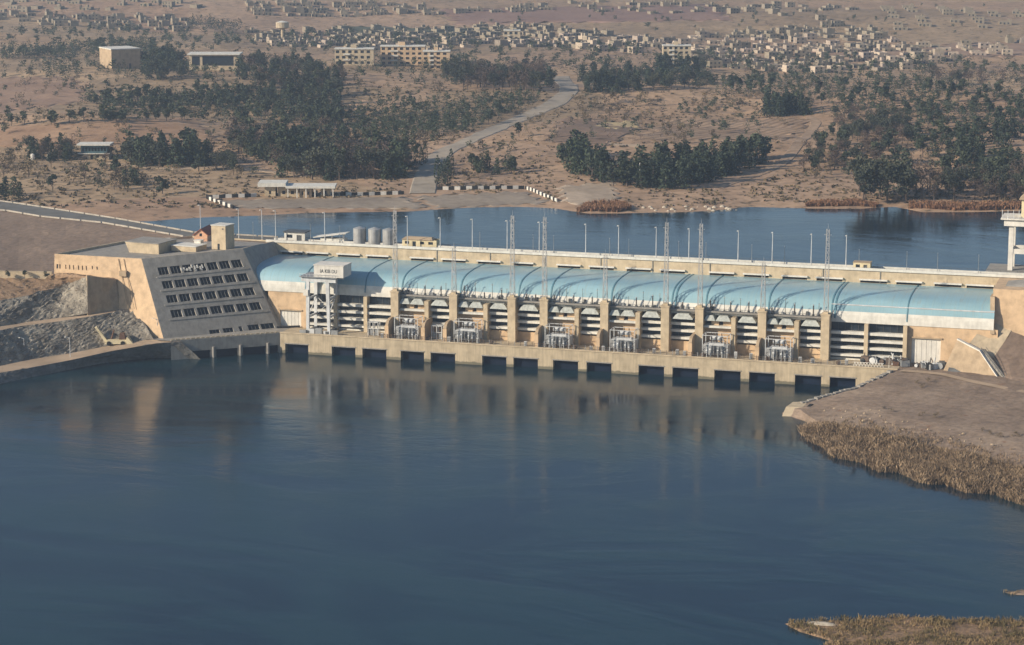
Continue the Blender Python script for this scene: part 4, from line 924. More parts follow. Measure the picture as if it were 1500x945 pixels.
# service stair between the walls
t = empty('service_stair', (224,6,12)); tag(t, 'dark service stair climbing beside the white coping of the wing wall', 'stair'); iv = Matrix.Translation(-t.location)
s0, s1 = np.array(V(1474,558,YW-6)), np.array(V(1440,513,YW+3))
mb = MB()
for k in range(26):
    p = s0+(s1-s0)*(k/25); mb.obox((p[0],p[1]),(1.8,.8,.5),-.5,p[2]-.1)
o = mb.build('flight', M['grey'], t); o.matrix_parent_inverse = iv
for off in (-.9, .9):
    mb = MB().tube(s0+np.array([off,0,1.2]), s1+np.array([off,0,1.2]), .08, n=5)
    for k in range(0,26,3): p = s0+(s1-s0)*(k/25)+np.array([off,0,0]); mb.tube(p, p+np.array([0,0,1.2]), .05, n=4)
    o = mb.build('handrail', M['darkgrey'], t); o.matrix_parent_inverse = iv
# dark hatch lying against the wing wall
h0 = [V(1385,552,2.0), V(1418,551,0.5), V(1397,539,2.6), V(1390,538,2.8)]
t = tag(MB().add([h0[0],h0[1],h0[2],h0[3]]+[(p[0]+.1,p[1]+.4,p[2]-.2) for p in h0],[(0,1,2,3),(7,6,5,4),(0,4,5,1),(1,5,6,2),(2,6,7,3),(3,7,4,0)]).build('steel_shutter', M['darkgrey']), 'dark grey steel shutter leaning on the foot of the wing wall', 'shutter')
# scrap heaps and stored frames at the right end of the deck
def scrap(name, px0, px1, py, Y, label, n, sc, seed):
    a_, b_ = V(px0, py, Y), V(px1, py, Y); t = empty(name, ((a_[0]+b_[0])/2, Y, 7.7)); tag(t, label, 'scrap heap'); r = random.Random(seed); mats = ['rust','darkgrey','greymetal','lightmetal','black','lightmetal','bark']
    L_ = b_[0]-a_[0]
    for k in range(n):
        x = (r.random()-.5)*L_; y = (r.random()-.5)*4; s = sc*(.5+r.random()); kd = r.random(); mt = M[r.choice(mats)]
        if kd < .4: MB().obox((x,y),(s*1.6,s*.9,s*1.1),r.random()*3,0).build('crate', mt, t)
        elif kd < .7: MB().tube((x,y-.4,s*.55),(x+.3,y+.5,s*.55),s*.55,s*.55,12).build('drum', mt, t)
        else: MB().tube((x,y,.1),(x+r.uniform(-1.5,1.5)*s,y+r.uniform(-1,1),s*1.9),.12*s,.1*s,6).build('pipe', mt, t)
    return t
scrap('scrap_heap', 1262, 1330, 527, 8.5, 'jumble of rusty drums and crates on the deck below the right end band bays', 52, 1.55, 2)
scrap('scrap_heap', 1341, 1380, 545, 6.0, 'pile of dark machine parts in front of the right white door', 34, 1.5, 5)
t = empty('lattice_barrier', V(1250,541,2.0)); tag(t, 'white zigzag lattice barrier lying along the right end of the deck edge', 'barrier'); L_ = V(1294,546,2.0)[0]-t.location.x
t.location.z = DECK
for k in range(10): MB().tube((L_*k/10,0,0.05),(L_*(k+.5)/10,0,1.5),.11,n=5).tube((L_*(k+.5)/10,0,1.5),(L_*(k+1)/10,0,.05),.11,n=5).build('zigzag_bar', M['white'], t)
MB().box(0,L_,-.06,.06,1.45,1.6).build('rail', M['white'], t); MB().box(0,L_,-.06,.06,.0,.12).build('rail', M['white'], t)
q = V(1302,543,1.0); t = empty('deck_lamp', (q[0],1.0,7.6)); tag(t, 'thin white deck lamp pole beside the right scrap heap', 'lamp post'); MB().tube((0,0,0),(0,0,4.6),.1,.07,6).build('pole', M['white'], t); MB().box(-.4,.4,-.15,.15,4.55,4.75).build('lamp_head', M['white'], t)

# pale service track under the wing walls and loose stones on the gravel bank
tr = [(192,1.5,7.70),(199,1.2,7.72),(207,-1.2,7.80),(218,-10.5,7.86),(231,-19,7.92),(262,-36,8.0),(300,-55,8.02)]
tag(MB().strip([[(x-1.2, y-4.2, z+.06-.02) for x, y, z in tr], [(x, y-1, z+.1) for x, y, z in tr]]).build('bank_track', M['dirtroad']), kind='structure')
def stones():
    g = np.random.default_rng(9); vs = []; fs = []
    for k in range(260):
        u, v = g.random(), g.random(); a = np.array(G(1200+360*u, 606+34*u+(g.random()-.5)*46*(.4+u), 5.4)); s = .12+.5*g.random()**3
        c = a+np.array([0,0,.15]); n0 = len(vs)
        for dx, dy, dz in ((1,0,0),(0,1,0),(-1,0,0),(0,-1,0),(0,0,.9)): vs.append(tuple(c+s*np.array([dx,dy,dz])*g.uniform(.7,1.3)))
        fs += [(n0,n0+1,n0+4),(n0+1,n0+2,n0+4),(n0+2,n0+3,n0+4),(n0+3,n0,n0+4)]
    me = bpy.data.meshes.new('loose_stones'); me.from_pydata(vs, [], fs); me.materials.append(M['tanwall']); o = bpy.data.objects.new('loose_stones', me); col.objects.link(o); tag(o, kind='stuff')
stones()
HAZE, EXPO = 1.55e-4, 0.6
# ================================================================== WATER AND FAR TERRAIN
def sheet(name, pts, z, mat):
    return tag(MB().add([(x, y, z) for x, y in pts], [tuple(range(len(pts)))]).build(name, mat), kind='structure')
sheet('river', [(-500,-1000),(900,-1000),(900,-60),(190,12),(-43,13),(-110,10),(-500,-60)], 0.0, M['tailwater'])
sheet('river_bed', [(-1500,-3000),(2500,-3000),(2500,40),(-1500,40)], -6.0, M['mud'])
sheet('reservoir', [(-420,58),(800,58),(800,700),(-420,700)], 30.0, M['reservoir'])
SH = [(-400,330),(-200,318),(-60,312),(0,308),(60,312),(120,318),(180,325),(225,324),(245,322),(270,320.5),(300,318.5),(380,316),(450,312),(520,311),(600,310),(640,307),(690,304),(760,303),(810,305),(860,313),(900,313),(940,312),(1000,311),(1040,309),(1100,303),(1160,305),(1210,306),(1260,306),(1310,303),(1350,311),(1420,311),(1500,309),(1700,306),(2200,300)]
_az = []; _rh = []
for x, y in SH:
    q = np.array(G(x, y, 30))-CAM; _az.append(math.atan2(q@RGT, q@FWH)); _rh.append(math.hypot(q[0], q[1]))
_az = np.array(_az); _rh = np.array(_rh)
_perm = np.random.default_rng(5).random((256, 256))
def vnoise(x, y):
    xi, yi = np.floor(x).astype(int), np.floor(y).astype(int); fx, fy = x-xi, y-yi; fx = fx*fx*(3-2*fx); fy = fy*fy*(3-2*fy)
    g = lambda i, j: _perm[(xi+i) % 256, (yi+j) % 256]
    return (g(0,0)*(1-fx)*(1-fy)+g(1,0)*fx*(1-fy)+g(0,1)*(1-fx)*fy+g(1,1)*fx*fy)*2-1
def sst(t, a, b): t = np.clip((t-a)/(b-a), 0, 1); return t*t*(3-2*t)
BUMPS = [(150,205,11,75,60),(40,190,7,80,60),(870,210,6,60,70),(1060,215,3,70,50),(700,225,3,60,60),(990,150,6,90,60),(80,120,7,110,90),(1400,160,8,150,90),(1400,225,4,80,60),(300,140,6,120,90),(640,150,6,130,90),(440,110,4,150,90),(1200,40,8,220,120),(300,30,8,260,140)]
_bw = []
for px, py, h, rx, ry in BUMPS:
    q = G(px, py, 33); _bw.append((q[0], q[1], h, rx, ry))
def gz(x, y):
    x = np.asarray(x, float); y = np.asarray(y, float)
    dx, dy = x-CAM[0], y-CAM[1]; rho = np.hypot(dx, dy); az = np.arctan2(dx*RGT[0]+dy*RGT[1], dx*FWH[0]+dy*FWH[1])
    t = rho-np.interp(az, _az, _rh)
    z = 30.0+np.where(t < 0, np.maximum(t*.12, -5), 2.0*(1-np.exp(-np.maximum(t,0)/22))+np.maximum(t,0)*.006+.03*np.clip(t-1300,0,1500))
    k = sst(t, 25, 260)
    z = z+k*(3.2*vnoise(x/170+3, y/170)+1.3*vnoise(x/62, y/62+9)+5*sst(t,300,900)*vnoise(x/420+7, y/420)) + sst(t,4,40)*.45*vnoise(x/14, y/14+4)
    for bx, by, h, rx, ry in _bw:
        u = (x-bx)*RGT[0]+(y-by)*RGT[1]; v = (x-bx)*FWH[0]+(y-by)*FWH[1]
        z = z+h*sst(t,15,120)*np.exp(-(u/rx)**2-(v/ry)**2)
    return z
def ground(px, py):
    """where the photograph's ray meets the far terrain"""
    px = np.atleast_1d(np.asarray(px, float)); py = np.atleast_1d(np.asarray(py, float))
    D = FWD[None]+((px-750)/FPX)[:,None]*RGT[None]-((py-472.5)/FPX)[:,None]*UPV[None]; D = D/np.linalg.norm(D, axis=1)[:,None]
    ts = np.arange(900, 5200, 12.0); hit = np.full(len(px), np.nan); prev = None
    for t in ts:
        p = CAM[None]+D*t; d = p[:,2]-gz(p[:,0], p[:,1])
        if prev is not None:
            m = np.isnan(hit) & (d <= 0); hit[m] = t-12*(d[m]/(d[m]-prev[m]))
        prev = d
    hit[np.isnan(hit)] = 5200
    p = CAM[None]+D*hit[:,None]; p[:,2] = gz(p[:,0], p[:,1]); return p
ROADPX = {'valley': [(619,284),(622,268),(628,250),(640,232),(655,220),(672,213),(700,201),(735,185),(770,170),(800,158),(822,146),(834,135),(832,124),(822,112)], 'dirt': [(1186,172),(1196,180),(1188,192),(1172,208),(1160,224),(1148,238),(1120,252),(1090,262),(1050,275)]}
ROADW = []
for k_, pp in ROADPX.items():
    A_ = ground([p[0] for p in pp], [p[1] for p in pp]); d_ = np.r_[0, np.cumsum(np.linalg.norm(np.diff(A_[:,:2], axis=0), axis=1))]; t_ = np.linspace(0, d_[-1], 160); ROADW.append(np.stack([np.interp(t_, d_, A_[:,0]), np.interp(t_, d_, A_[:,1])], 1))
ROADW = np.concatenate(ROADW)
def near_road(x, y, r): return float(np.min((ROADW[:,0]-x)**2+(ROADW[:,1]-y)**2)) < r*r
azs = np.linspace(R(-24), R(24), 340); rhos = 930*np.exp(np.linspace(0, math.log(9500/930), 520))
AA, RR = np.meshgrid(azs, rhos); X = CAM[0]+RR*(np.sin(AA)*RGT[0]+np.cos(AA)*FWH[0]); Y = CAM[1]+RR*(np.sin(AA)*RGT[1]+np.cos(AA)*FWH[1]); Z = gz(X, Y)
mb = MB(); mb.v = [tuple(p) for p in np.stack([X, Y, Z], 2).reshape(-1, 3)]; n = len(azs); ny = len(rhos)
I = np.arange(n*ny).reshape(ny, n); F = np.stack([I[:-1,:-1], I[:-1,1:], I[1:,1:], I[1:,:-1]], 2).reshape(-1, 4); mb.f = [tuple(f) for f in F.tolist()]; mb.m = [0]*len(mb.f)
tag(mb.build('terrain', M['terrain'], smooth=True), kind='structure')
def ribbon(name, pts, width, mat, lift=.25, n=160):
    A = ground([p[0] for p in pts], [p[1] for p in pts]); d = np.r_[0, np.cumsum(np.linalg.norm(np.diff(A[:,:2], axis=0), axis=1))]; t = np.linspace(0, d[-1], n)
    x = np.interp(t, d, A[:,0]); y = np.interp(t, d, A[:,1])
    for _ in range(6): x[1:-1] = (x[:-2]+2*x[1:-1]+x[2:])/4; y[1:-1] = (y[:-2]+2*y[1:-1]+y[2:])/4
    tx, ty = np.gradient(x), np.gradient(y); l = np.hypot(tx, ty); nx, ny_ = -ty/l, tx/l; rows = []
    for k, dz in ((-.54,-.25),(-.46,lift),(-.15,lift),(.15,lift),(.46,lift),(.54,-.25)):
        xx, yy = x+nx*width*k, y+ny_*width*k; zz = gz(xx, yy)+dz; rows.append(list(zip(xx, yy, zz)))
    return tag(MB().strip(rows).build(name, mat), kind='structure')
# ================================================================== VEGETATION
def crown_mesh(name, kind, seed, n, mats):
    r = np.random.default_rng(seed); vs = []; fs = []; mi = []
    def leaf(c, s, flat=.0):
        a = r.normal(size=3); a[2] *= (1-flat); a /= np.linalg.norm(a); b = np.cross(a, r.normal(size=3)); b /= np.linalg.norm(b)
        k = len(vs); w = .74*s*(.6+.75*r.random())
        for u, v in ((-1,-.55),(1,-.4),(.75,.6),(-.6,.5)): vs.append(tuple(c+a*u*w*.5+b*v*w*.6))
        fs.append((k,k+1,k+2,k+3)); mi.append(0)
    if kind == 'pine':                                     # unit height, uneven tiers
        tiers = [(z, .25*(1-z)**.8+.045+.06*r.random()) for z in np.linspace(.12, .97, 11)]
        offs = r.normal(size=(11, 2))*.03
        for i in range(n):
            k = min(10, int(r.random()**1.3*11)); z, rad = tiers[k]; a = r.random()*2*math.pi; q = rad*(.35+.7*r.random())*(1+.35*math.sin(3*a+k))
            leaf(np.array([q*math.cos(a)+offs[k,0], q*math.sin(a)+offs[k,1], z-.12*q+.05*r.normal()]), .115, .3)
    elif kind in ('euca', 'olive', 'bare', 'shrub'):
        nb = {'euca': 9, 'olive': 6, 'bare': 7, 'shrub': 5}[kind]; z0 = {'euca': .30, 'olive': .30, 'bare': .35, 'shrub': .12}[kind]; sp = {'euca': .21, 'olive': .2, 'bare': .22, 'shrub': .42}[kind]
        bl = []
        for i in range(nb):
            a = r.random()*2*math.pi; d = sp*math.sqrt(r.random()); z = z0+(.9-z0)*r.random()
            bl.append((np.array([d*math.cos(a), d*math.sin(a), z]), (.10+.10*r.random())*(1.15-.4*abs(z-.6))*(1.6 if kind == 'shrub' else 1)))
        for i in range(n):
            c, rad = bl[r.integers(nb)]; d = r.normal(size=3); d /= np.linalg.norm(d); leaf(c+d*rad*(.55+.5*r.random())*np.array([1.1,1.1,.9]), {'euca': .075, 'olive': .145, 'bare': .055, 'shrub': .13}[kind])
    elif kind == 'cypress':
        for i in range(n):
            z = .06+.92*r.random(); rad = .10*math.sin(math.pi*min(1, (z*.9+.12)))**.7; a = r.random()*2*math.pi
            leaf(np.array([rad*math.cos(a), rad*math.sin(a), z]), .07, .1)
    k0 = len(vs)
    if mats[1] is None: return (vs, fs)
    me = bpy.data.meshes.new(name); me.from_pydata(vs, [], fs); me.materials.append(mats[0]); return me
def trunk_mesh(name, kind, seed):
    r = random.Random(seed); mb = MB(); h = {'pine': .9, 'euca': .55, 'olive': .5, 'bare': .6, 'shrub': .3, 'cypress': .6}[kind]; w = {'pine': .022, 'euca': .028, 'olive': .03, 'bare': .026, 'shrub': .03, 'cypress': .02}[kind]
    mb.tube((0,0,-.06), (0,0,h*.5), w, w*.75, 6, caps=False); mb.tube((0,0,h*.5), (.02,.01,h), w*.75, w*.3, 6, caps=False)
    if kind != 'pine' and kind != 'cypress':
        for i in range(5):
            a = r.random()*6.28; z = h*(.4+.5*r.random()); mb.tube((0,0,z), (.2*math.cos(a),.2*math.sin(a),z+.2), w*.5, w*.2, 5, caps=False)
    me = bpy.data.meshes.new(name); me.from_pydata(mb.v, [], mb.f); me.materials.append(M['bark']); return me
KMAT = {'pine': 'pine', 'euca': 'euca', 'olive': 'olive', 'bare': 'bare_tw', 'shrub': 'shrub', 'cypress': 'pine'}
KN = {'pine': 380, 'euca': 720, 'olive': 330, 'bare': 460, 'shrub': 170, 'cypress': 240}
KNAME = {'pine': 'pine_tree', 'euca': 'eucalyptus_tree', 'olive': 'young_tree', 'bare': 'bare_tree', 'shrub': 'shrub', 'cypress': 'cypress_tree'}
KCAT = {'pine': 'pine tree', 'euca': 'broadleaf tree', 'olive': 'young tree', 'bare': 'bare tree', 'shrub': 'shrub', 'cypress': 'cypress'}
CR = {k: [crown_mesh('crown', k, 10*i+j, KN[k], (M[KMAT[k]], 1)) for i in range(6)] for j, k in enumerate(KMAT)}
TK = {k: [trunk_mesh('trunk', k, i) for i in range(2)] for k in KMAT}
def inpoly(x, y, P):
    c = False; n = len(P)
    for i in range(n):
        (x1, y1), (x2, y2) = P[i], P[(i+1) % n]
        if (y1 > y) != (y2 > y) and x < (x2-x1)*(y-y1)/(y2-y1)+x1: c = not c
    return c
TREES = []; _grid = {}
def grove(poly, n, kinds, size, label, sep=.42, gp=None):
    """n trees standing on the ground inside the outline, each kept clear of its neighbours"""
    xs_ = [p[0] for p in poly]; ys_ = [p[1] for p in poly]; pts = []
    g = np.random.default_rng(len(TREES)+17); tries = 0
    while len(pts) < n*3 and tries < n*60:
        tries += 1; x = g.uniform(min(xs_), max(xs_)); y = g.uniform(min(ys_), max(ys_))
        if inpoly(x, y, poly) and vnoise(np.array([x/23.0+50]), np.array([y/9.0]))[0]*.5+.5 > .28*g.random(): pts.append((x, y))
    if not pts: return
    W = ground([p[0] for p in pts], [p[1] for p in pts]); cnt = 0
    for w in W:
        s = g.uniform(*size); k = g.choice(kinds); cx, cy = int(w[0]//8), int(w[1]//8); ok = w[2] > 30.6 and not near_road(w[0], w[1], 10.5)
        for i in (-1,0,1):
            for j in (-1,0,1):
                for (a, b, s2) in _grid.get((cx+i, cy+j), ()):
                    if math.hypot(a-w[0], b-w[1]) < sep*min(s, s2)+.15*max(s,s2): ok = False
        if not ok: continue
        _grid.setdefault((cx, cy), []).append((w[0], w[1], s))
        TREES.append((str(k), w, s, label, g.integers(6), g.uniform(0, 6.28), g.uniform(.85, 1.25))); cnt += 1
        if cnt >= n: break
def at_trees(pts, kind, size, label):
    W = ground([p[0] for p in pts], [p[1] for p in pts]); g = np.random.default_rng(len(TREES)+3)
    for w in W:
        _grid.setdefault((int(w[0]//8), int(w[1]//8)), []).append((w[0], w[1], size))
        TREES.append((kind, w, size*g.uniform(.88, 1.12), label, g.integers(6), g.uniform(0, 6.28), g.uniform(.95, 1.3)))
at_trees([(238,284)], 'olive', 9.5, 'round dark tree standing alone at the left end of the shore fence')
at_trees([(77,281)], 'olive', 7.5, 'round dark tree standing alone on the orange slope below the white tanks')
at_trees([(61,279)], 'shrub', 4.5, 'brown bush just left of the round tree on the orange slope')
at_trees([(8,285),(20,287),(30,292),(3,297)], 'pine', 8.0, 'dark conifer beside the far end of the embankment road')
at_trees([(609,243),(617,243),(623,240)], 'cypress', 10, 'dark cypress on the left verge of the bend in the road')
at_trees([(641,272),(646,275),(651,270),(656,274),(661,262)], 'cypress', 14, 'tall dark cypress in the row right of the road junction')
grove([(1256,284),(1324,284),(1328,298),(1258,299)], 24, ['euca'], (15,20), 'big dark spreading tree in the clump at the water edge, right of the dirt track', .2)
grove([(1340,278),(1500,268),(1560,270),(1560,298),(1345,299)], 52, ['euca','euca','bare'], (9,15), 'dense dark tree in the wood along the right shore', .26)
grove([(815,232),(850,225),(905,262),(1000,240),(1150,226),(1158,250),(1120,262),(1060,275),(950,278),(890,272),(830,252)], 150, ['pine','pine','pine','olive'], (8.5,15), 'dark pine in the dense grove above the shore', .34)
grove([(1178,222),(1250,205),(1325,215),(1330,245),(1250,252),(1165,252)], 44, ['euca','bare','olive'], (7,12), 'mixed tree in the thicket right of the dirt track', .32)
grove([(1225,190),(1330,180),(1335,215),(1230,205)], 40, ['euca','bare'], (9,13), 'grey brown tree in the thicket behind the dirt track', .3)
grove([(1330,205),(1500,200),(1500,255),(1400,272),(1335,250)], 80, ['pine','olive','olive'], (5,12), 'scattered dark conifer on the slope above the right shore', .45)
grove([(405,240),(600,238),(614,262),(520,266),(405,262)], 70, ['euca','euca','pine','bare'], (8,18), 'tall dark tree in the wood behind the flat roofed pavilion', .25)
grove([(330,190),(400,205),(500,200),(512,225),(400,240),(335,225)], 140, ['euca','bare','pine','olive'], (6,13), 'tall tree in the loose wood left of the orchard', .32)
grove([(185,232),(300,226),(306,242),(250,246),(180,244)], 30, ['euca','pine'], (11,15), 'dark tree in the clump right of the blue green house', .22)
grove([(305,232),(345,235),(345,252),(310,250)], 10, ['bare','euca'], (8,11), 'bare tree between the house clump and the pavilion wood', .3)
grove([(42,226),(110,222),(112,234),(45,236)], 18, ['bare','euca','pine'], (7,12), 'grey tree beside the two white tanks', .25)
grove([(0,236),(40,236),(30,262),(0,268)], 10, ['bare','shrub'], (5,8), 'bare tree at the left edge below the orange hill', .4)
grove([(105,262),(200,262),(215,275),(170,280),(110,272)], 20, ['pine','bare','shrub'], (4,8), 'small tree on the slope below the blue green house', .4)
grove([(60,245),(370,250),(360,278),(260,262),(60,268)], 26, ['shrub'], (1.6,3.2), 'low bush on the orange slope', .7)
grove([(690,246),(757,246),(757,258),(694,258)], 13, ['pine','olive'], (6,9), 'dark tree in the small group right of the road junction', .32)
grove([(505,208),(700,200),(690,236),(600,236),(520,224)], 60, ['olive','shrub','bare'], (3,8), 'scattered small tree between the orchard and the pavilion wood', .5)
grove([(130,242),(380,250),(376,262),(140,258)], 22, ['bare','olive'], (4,9), 'loose small tree on the slope above the left shore', .5)
grove([(1000,150),(1120,140),(1200,160),(1190,172),(1010,168)], 40, ['bare','olive','shrub'], (3,7), 'loose bush along the upper edge of the bare field', .5)
grove([(680,258),(800,262),(790,270),(690,270)], 10, ['shrub'], (1.5,3), 'low bush above the striped wall', .7)
grove([(0,184),(60,180),(160,172),(330,168),(480,190),(472,198),(330,180),(170,182),(0,188)], 95, ['olive','euca'], (6,8.5), 'bushy tree in the row along the top of the orange hill', .3)
grove([(110,150),(330,132),(480,165),(480,186),(330,164),(165,166)], 210, ['pine','olive','olive'], (6,10), 'small dark tree on the wooded slope behind the orange hill', .45)
grove([(330,140),(490,140),(505,190),(470,190)], 110, ['pine','euca','olive'], (7,12), 'dark tree in the wood left of the orchard', .34)
ang = .45
grove([(505,172),(560,152),(640,150),(640,206),(520,208)], 210, ['olive','pine'], (5,8), 'small orchard tree left of the winding road', .62)
grove([(640,150),(790,142),(795,165),(720,184),(640,206)], 200, ['olive','pine'], (5,8), 'small conical tree in the plantation beside the winding road', .6)
grove([(700,196),(830,150),(836,158),(705,206)], 26, ['shrub'], (2,3.5), 'dark roadside bush along the winding road', .5)
grove([(1030,122),(1180,112),(1340,118),(1500,140),(1500,195),(1340,190),(1200,155),(1040,140)], 470, ['olive','olive','pine','euca'], (4.5,9.5), 'small dark tree in the scattered plantation on the right hillside', .6)
grove([(1122,160),(1185,160),(1188,170),(1122,172)], 26, ['pine'], (10,13), 'tall dark pine in the block beside the white kiosk', .2)
grove([(1190,172),(1240,165),(1260,180),(1200,182)], 16, ['euca','bare'], (7,10), 'dark tree right of the white kiosk', .3)
grove([(1345,112),(1500,118),(1500,132),(1350,126)], 44, ['euca','bare'], (9,12), 'hazy dark tree in the upper right belt', .25)
grove([(800,112),(960,112),(1040,115),(1035,130),(850,140),(800,130)], 110, ['euca','pine'], (9,13), 'dark tree in the belt behind the bend of the road', .26)
grove([(650,112),(795,116),(800,136),(690,134),(655,126)], 90, ['euca','bare'], (11,16), 'tall dark tree in the wood left of the road bend', .24)
grove([(835,150),(965,150),(960,180),(850,182)], 34, ['bare','shrub'], (4,8), 'bare grey tree right of the road bend', .5)
grove([(965,168),(1120,160),(1118,180),(980,182)], 16, ['shrub'], (2,3.5), 'lone bush on the bare field above the pine grove', .8)
grove([(890,205),(1010,196),(1000,212),(900,216)], 12, ['bare','shrub'], (3,7), 'bare bush behind the shore pine grove', .6)
grove([(205,92),(275,88),(275,116),(215,120)], 40, ['pine','euca'], (10,14), 'dark tree right of the tan blockhouse', .25)
grove([(345,92),(400,92),(500,112),(505,140),(380,135),(345,112)], 100, ['euca','pine','bare'], (9,13), 'dark tree in the upper left wood near the apartment blocks', .28)
grove([(60,104),(115,100),(118,110),(62,112)], 14, ['pine'], (7,10), 'dark tree left of the tan blockhouse', .3)
grove([(0,82),(75,78),(78,84),(0,88)], 44, ['pine','olive'], (7,10), 'dark tree in the far row at the upper left edge', .2)
grove([(75,74),(225,66),(230,84),(150,84),(80,90)], 130, ['pine','olive','euca'], (7,11), 'dark tree behind the tan blockhouse', .32)
grove([(30,120),(120,112),(120,130),(60,140)], 18, ['shrub'], (2,4), 'low bush on the upper left field', .8)
grove([(275,40),(352,44),(350,52),(280,50)], 30, ['euca'], (10,14), 'hazy tree clump below the upper left hamlet', .22)
grove([(0,45),(500,50),(760,60),(1000,80),(1500,95),(1500,112),(1000,104),(640,104),(470,84),(0,66)], 620, ['euca','olive','olive'], (5,10), 'hazy tree among the town houses', .5)
grove([(0,10),(1500,10),(1500,60),(800,50),(0,40)], 160, ['olive','bare'], (4,7), 'hazy far tree on the high plain', .6)
grove([(485,98),(560,99),(560,104),(485,104)], 12, ['euca','pine'], (6,9), 'dark tree in front of the left cream apartment block', .3)
grove([(575,98),(660,104),(660,110),(575,106)], 14, ['euca','pine'], (6,9), 'dark tree in front of the middle and right cream apartment blocks', .3)
grove([(960,101),(1030,102),(1030,108),(960,108)], 16, ['pine','euca'], (9,14), 'dark tree at the foot of the tall pale building', .22)
grove([(270,106),(352,106),(352,112),(270,112)], 14, ['pine','olive'], (4,7), 'dark tree in front of the long open hall', .4)
grove([(150,103),(215,103),(215,112),(150,112)], 14, ['olive','pine'], (4,7), 'dark tree in front of the tan blockhouse', .4)
grove([(640,208),(690,206),(660,226),(645,228)], 8, ['shrub','olive'], (2,5), 'small bush at the bend of the winding road', .5)
grove([(0,110),(500,100),(820,130),(1180,125),(1500,150),(1500,262),(1180,262),(1160,215),(930,200),(790,215),(700,262),(330,262),(0,262)], 330, ['olive','olive','pine','shrub','bare'], (3,7.5), 'lone small tree scattered on the open slopes behind the reservoir', 1.0)
grove([(0,60),(480,95),(660,108),(960,104),(1500,112),(1500,128),(800,112),(480,128),(0,112)], 160, ['olive','pine','euca'], (4,9), 'small hazy tree on the open ground below the town', .8)
# --- link them: the largest of each kind one by one, the rest as one far wood
by = {}
for t in TREES:
    d = np.linalg.norm(t[1]-CAM); by.setdefault(t[0], []).append((t[2]/d, d, t))
LIM = {'pine': 285, 'euca': 290, 'olive': 290, 'bare': 180, 'shrub': 120, 'cypress': 50}
far_v = {}; 
rest = []
for k, lst in by.items():
    lst.sort(key=lambda q: -q[0])
    for i, (_, d, t) in enumerate(lst):
        kind, w, s, label, va, rz_, fat = t
        if i >= LIM[k]: rest.append(t); continue
        nm = KNAME[k]; sc_ = (s*fat, s*fat, s)
        e = empty(nm, (w[0], w[1], w[2]-.05), rz_); e.scale = sc_
        lb = label
        if kind not in ('euca','bare','olive','pine','cypress') and 'bush' not in lb: lb = lb.replace('tree', 'bush')
        tag(e, lb, 'bush' if kind == 'shrub' else 'tree', lb[:60] + ' group')
        c = bpy.data.objects.new('crown', CR[k][va]); col.objects.link(c); c.parent = e
        c = bpy.data.objects.new('trunk', TK[k][va % 2]); col.objects.link(c); c.parent = e
LOW = {k: [crown_mesh('far_crown', k, 900+10*i+j, 95, (M[KMAT[k]], None)) for i in range(3)] for j, k in enumerate(KMAT)}
for k in KMAT:
    vs = []; fs = []
    for kind, w, s, label, va, rz_, fat in rest:
        if kind != k: continue
        v, f = LOW[k][va % 3]; A = np.array(v)*1.04; ca, sa = math.cos(rz_), math.sin(rz_); b = len(vs)
        X = (A[:,0]*ca-A[:,1]*sa)*s*fat*1.15+w[0]; Y = (A[:,0]*sa+A[:,1]*ca)*s*fat*1.15+w[1]; Z = A[:,2]*s+w[2]
        vs += list(zip(X.tolist(), Y.tolist(), Z.tolist())); fs += [tuple(b+i for i in q) for q in f]
    if vs:
        me = bpy.data.meshes.new('far_woods'); me.from_pydata(vs, [], fs); me.materials.append(M[KMAT[k]]); o = bpy.data.objects.new('far_woods', me); col.objects.link(o); tag(o, kind='stuff')

# ================================================================== REEDS
def reeds(name, poly_pts, zf, n, h, mat, seed, clump=5, wd=.2, keep=None):
    g = np.random.default_rng(seed); vs = []; fs = []
    xs_ = [p[0] for p in poly_pts]; ys_ = [p[1] for p in poly_pts]; k = 0; tr = 0
    while k < n and tr < n*20:
        tr += 1; x = g.uniform(min(xs_), max(xs_)); y = g.uniform(min(ys_), max(ys_))
        if not inpoly(x, y, poly_pts): continue
        if vnoise(np.array([x/5.0+seed]), np.array([y/5.0]))[0]*.5+.5 < g.random()*.75: continue
        k += 1; z = zf(x, y); hh = h*(.55+.6*g.random())*(1+.35*float(vnoise(np.array([x/9.0]), np.array([y/9.0+seed]))[0]))
        for _ in range(clump):
            a = g.random()*6.28; r_ = g.random()*.9; bx, by_ = x+r_*math.cos(a), y+r_*math.sin(a); ln_ = g.normal(size=2)*.32*hh; t = g.random()*3.14; w = wd*(.6+.8*g.random()); dx, dy = math.cos(t)*w, math.sin(t)*w
            q = hh*(.7+.4*g.random()); b = len(vs)
            vs += [(bx-dx*.6,by_-dy*.6,z-.2),(bx+dx*.6,by_+dy*.6,z-.2),(bx+dx+ln_[0]*.5,by_+dy+ln_[1]*.5,z+q*.7),(bx+ln_[0],by_+ln_[1],z+q),(bx-dx+ln_[0]*.5,by_-dy+ln_[1]*.5,z+q*.65)]
            fs.append((b,b+1,b+2,b+3,b+4))
    me = bpy.data.meshes.new(name); me.from_pydata(vs, [], fs); me.materials.append(mat); o = bpy.data.objects.new(name, me); col.objects.link(o); return tag(o, kind='stuff')
ring = [G(1172,628,.0), G(1180,645,0), G(1205,655,0), G(1222,671,0), G(1262,678,0), G(1285,692,0), G(1318,693,0), G(1350,709,0), G(1385,710,0), G(1412,722,0), G(1450,724,0), G(1500,741,0), G(1640,784,0)] + [G(1640,735,3), G(1500,694,3.0), G(1400,668,3.0), G(1330,652,3.0), G(1270,636,3.0), G(1222,626,2.6), G(1195,618,1.6)]
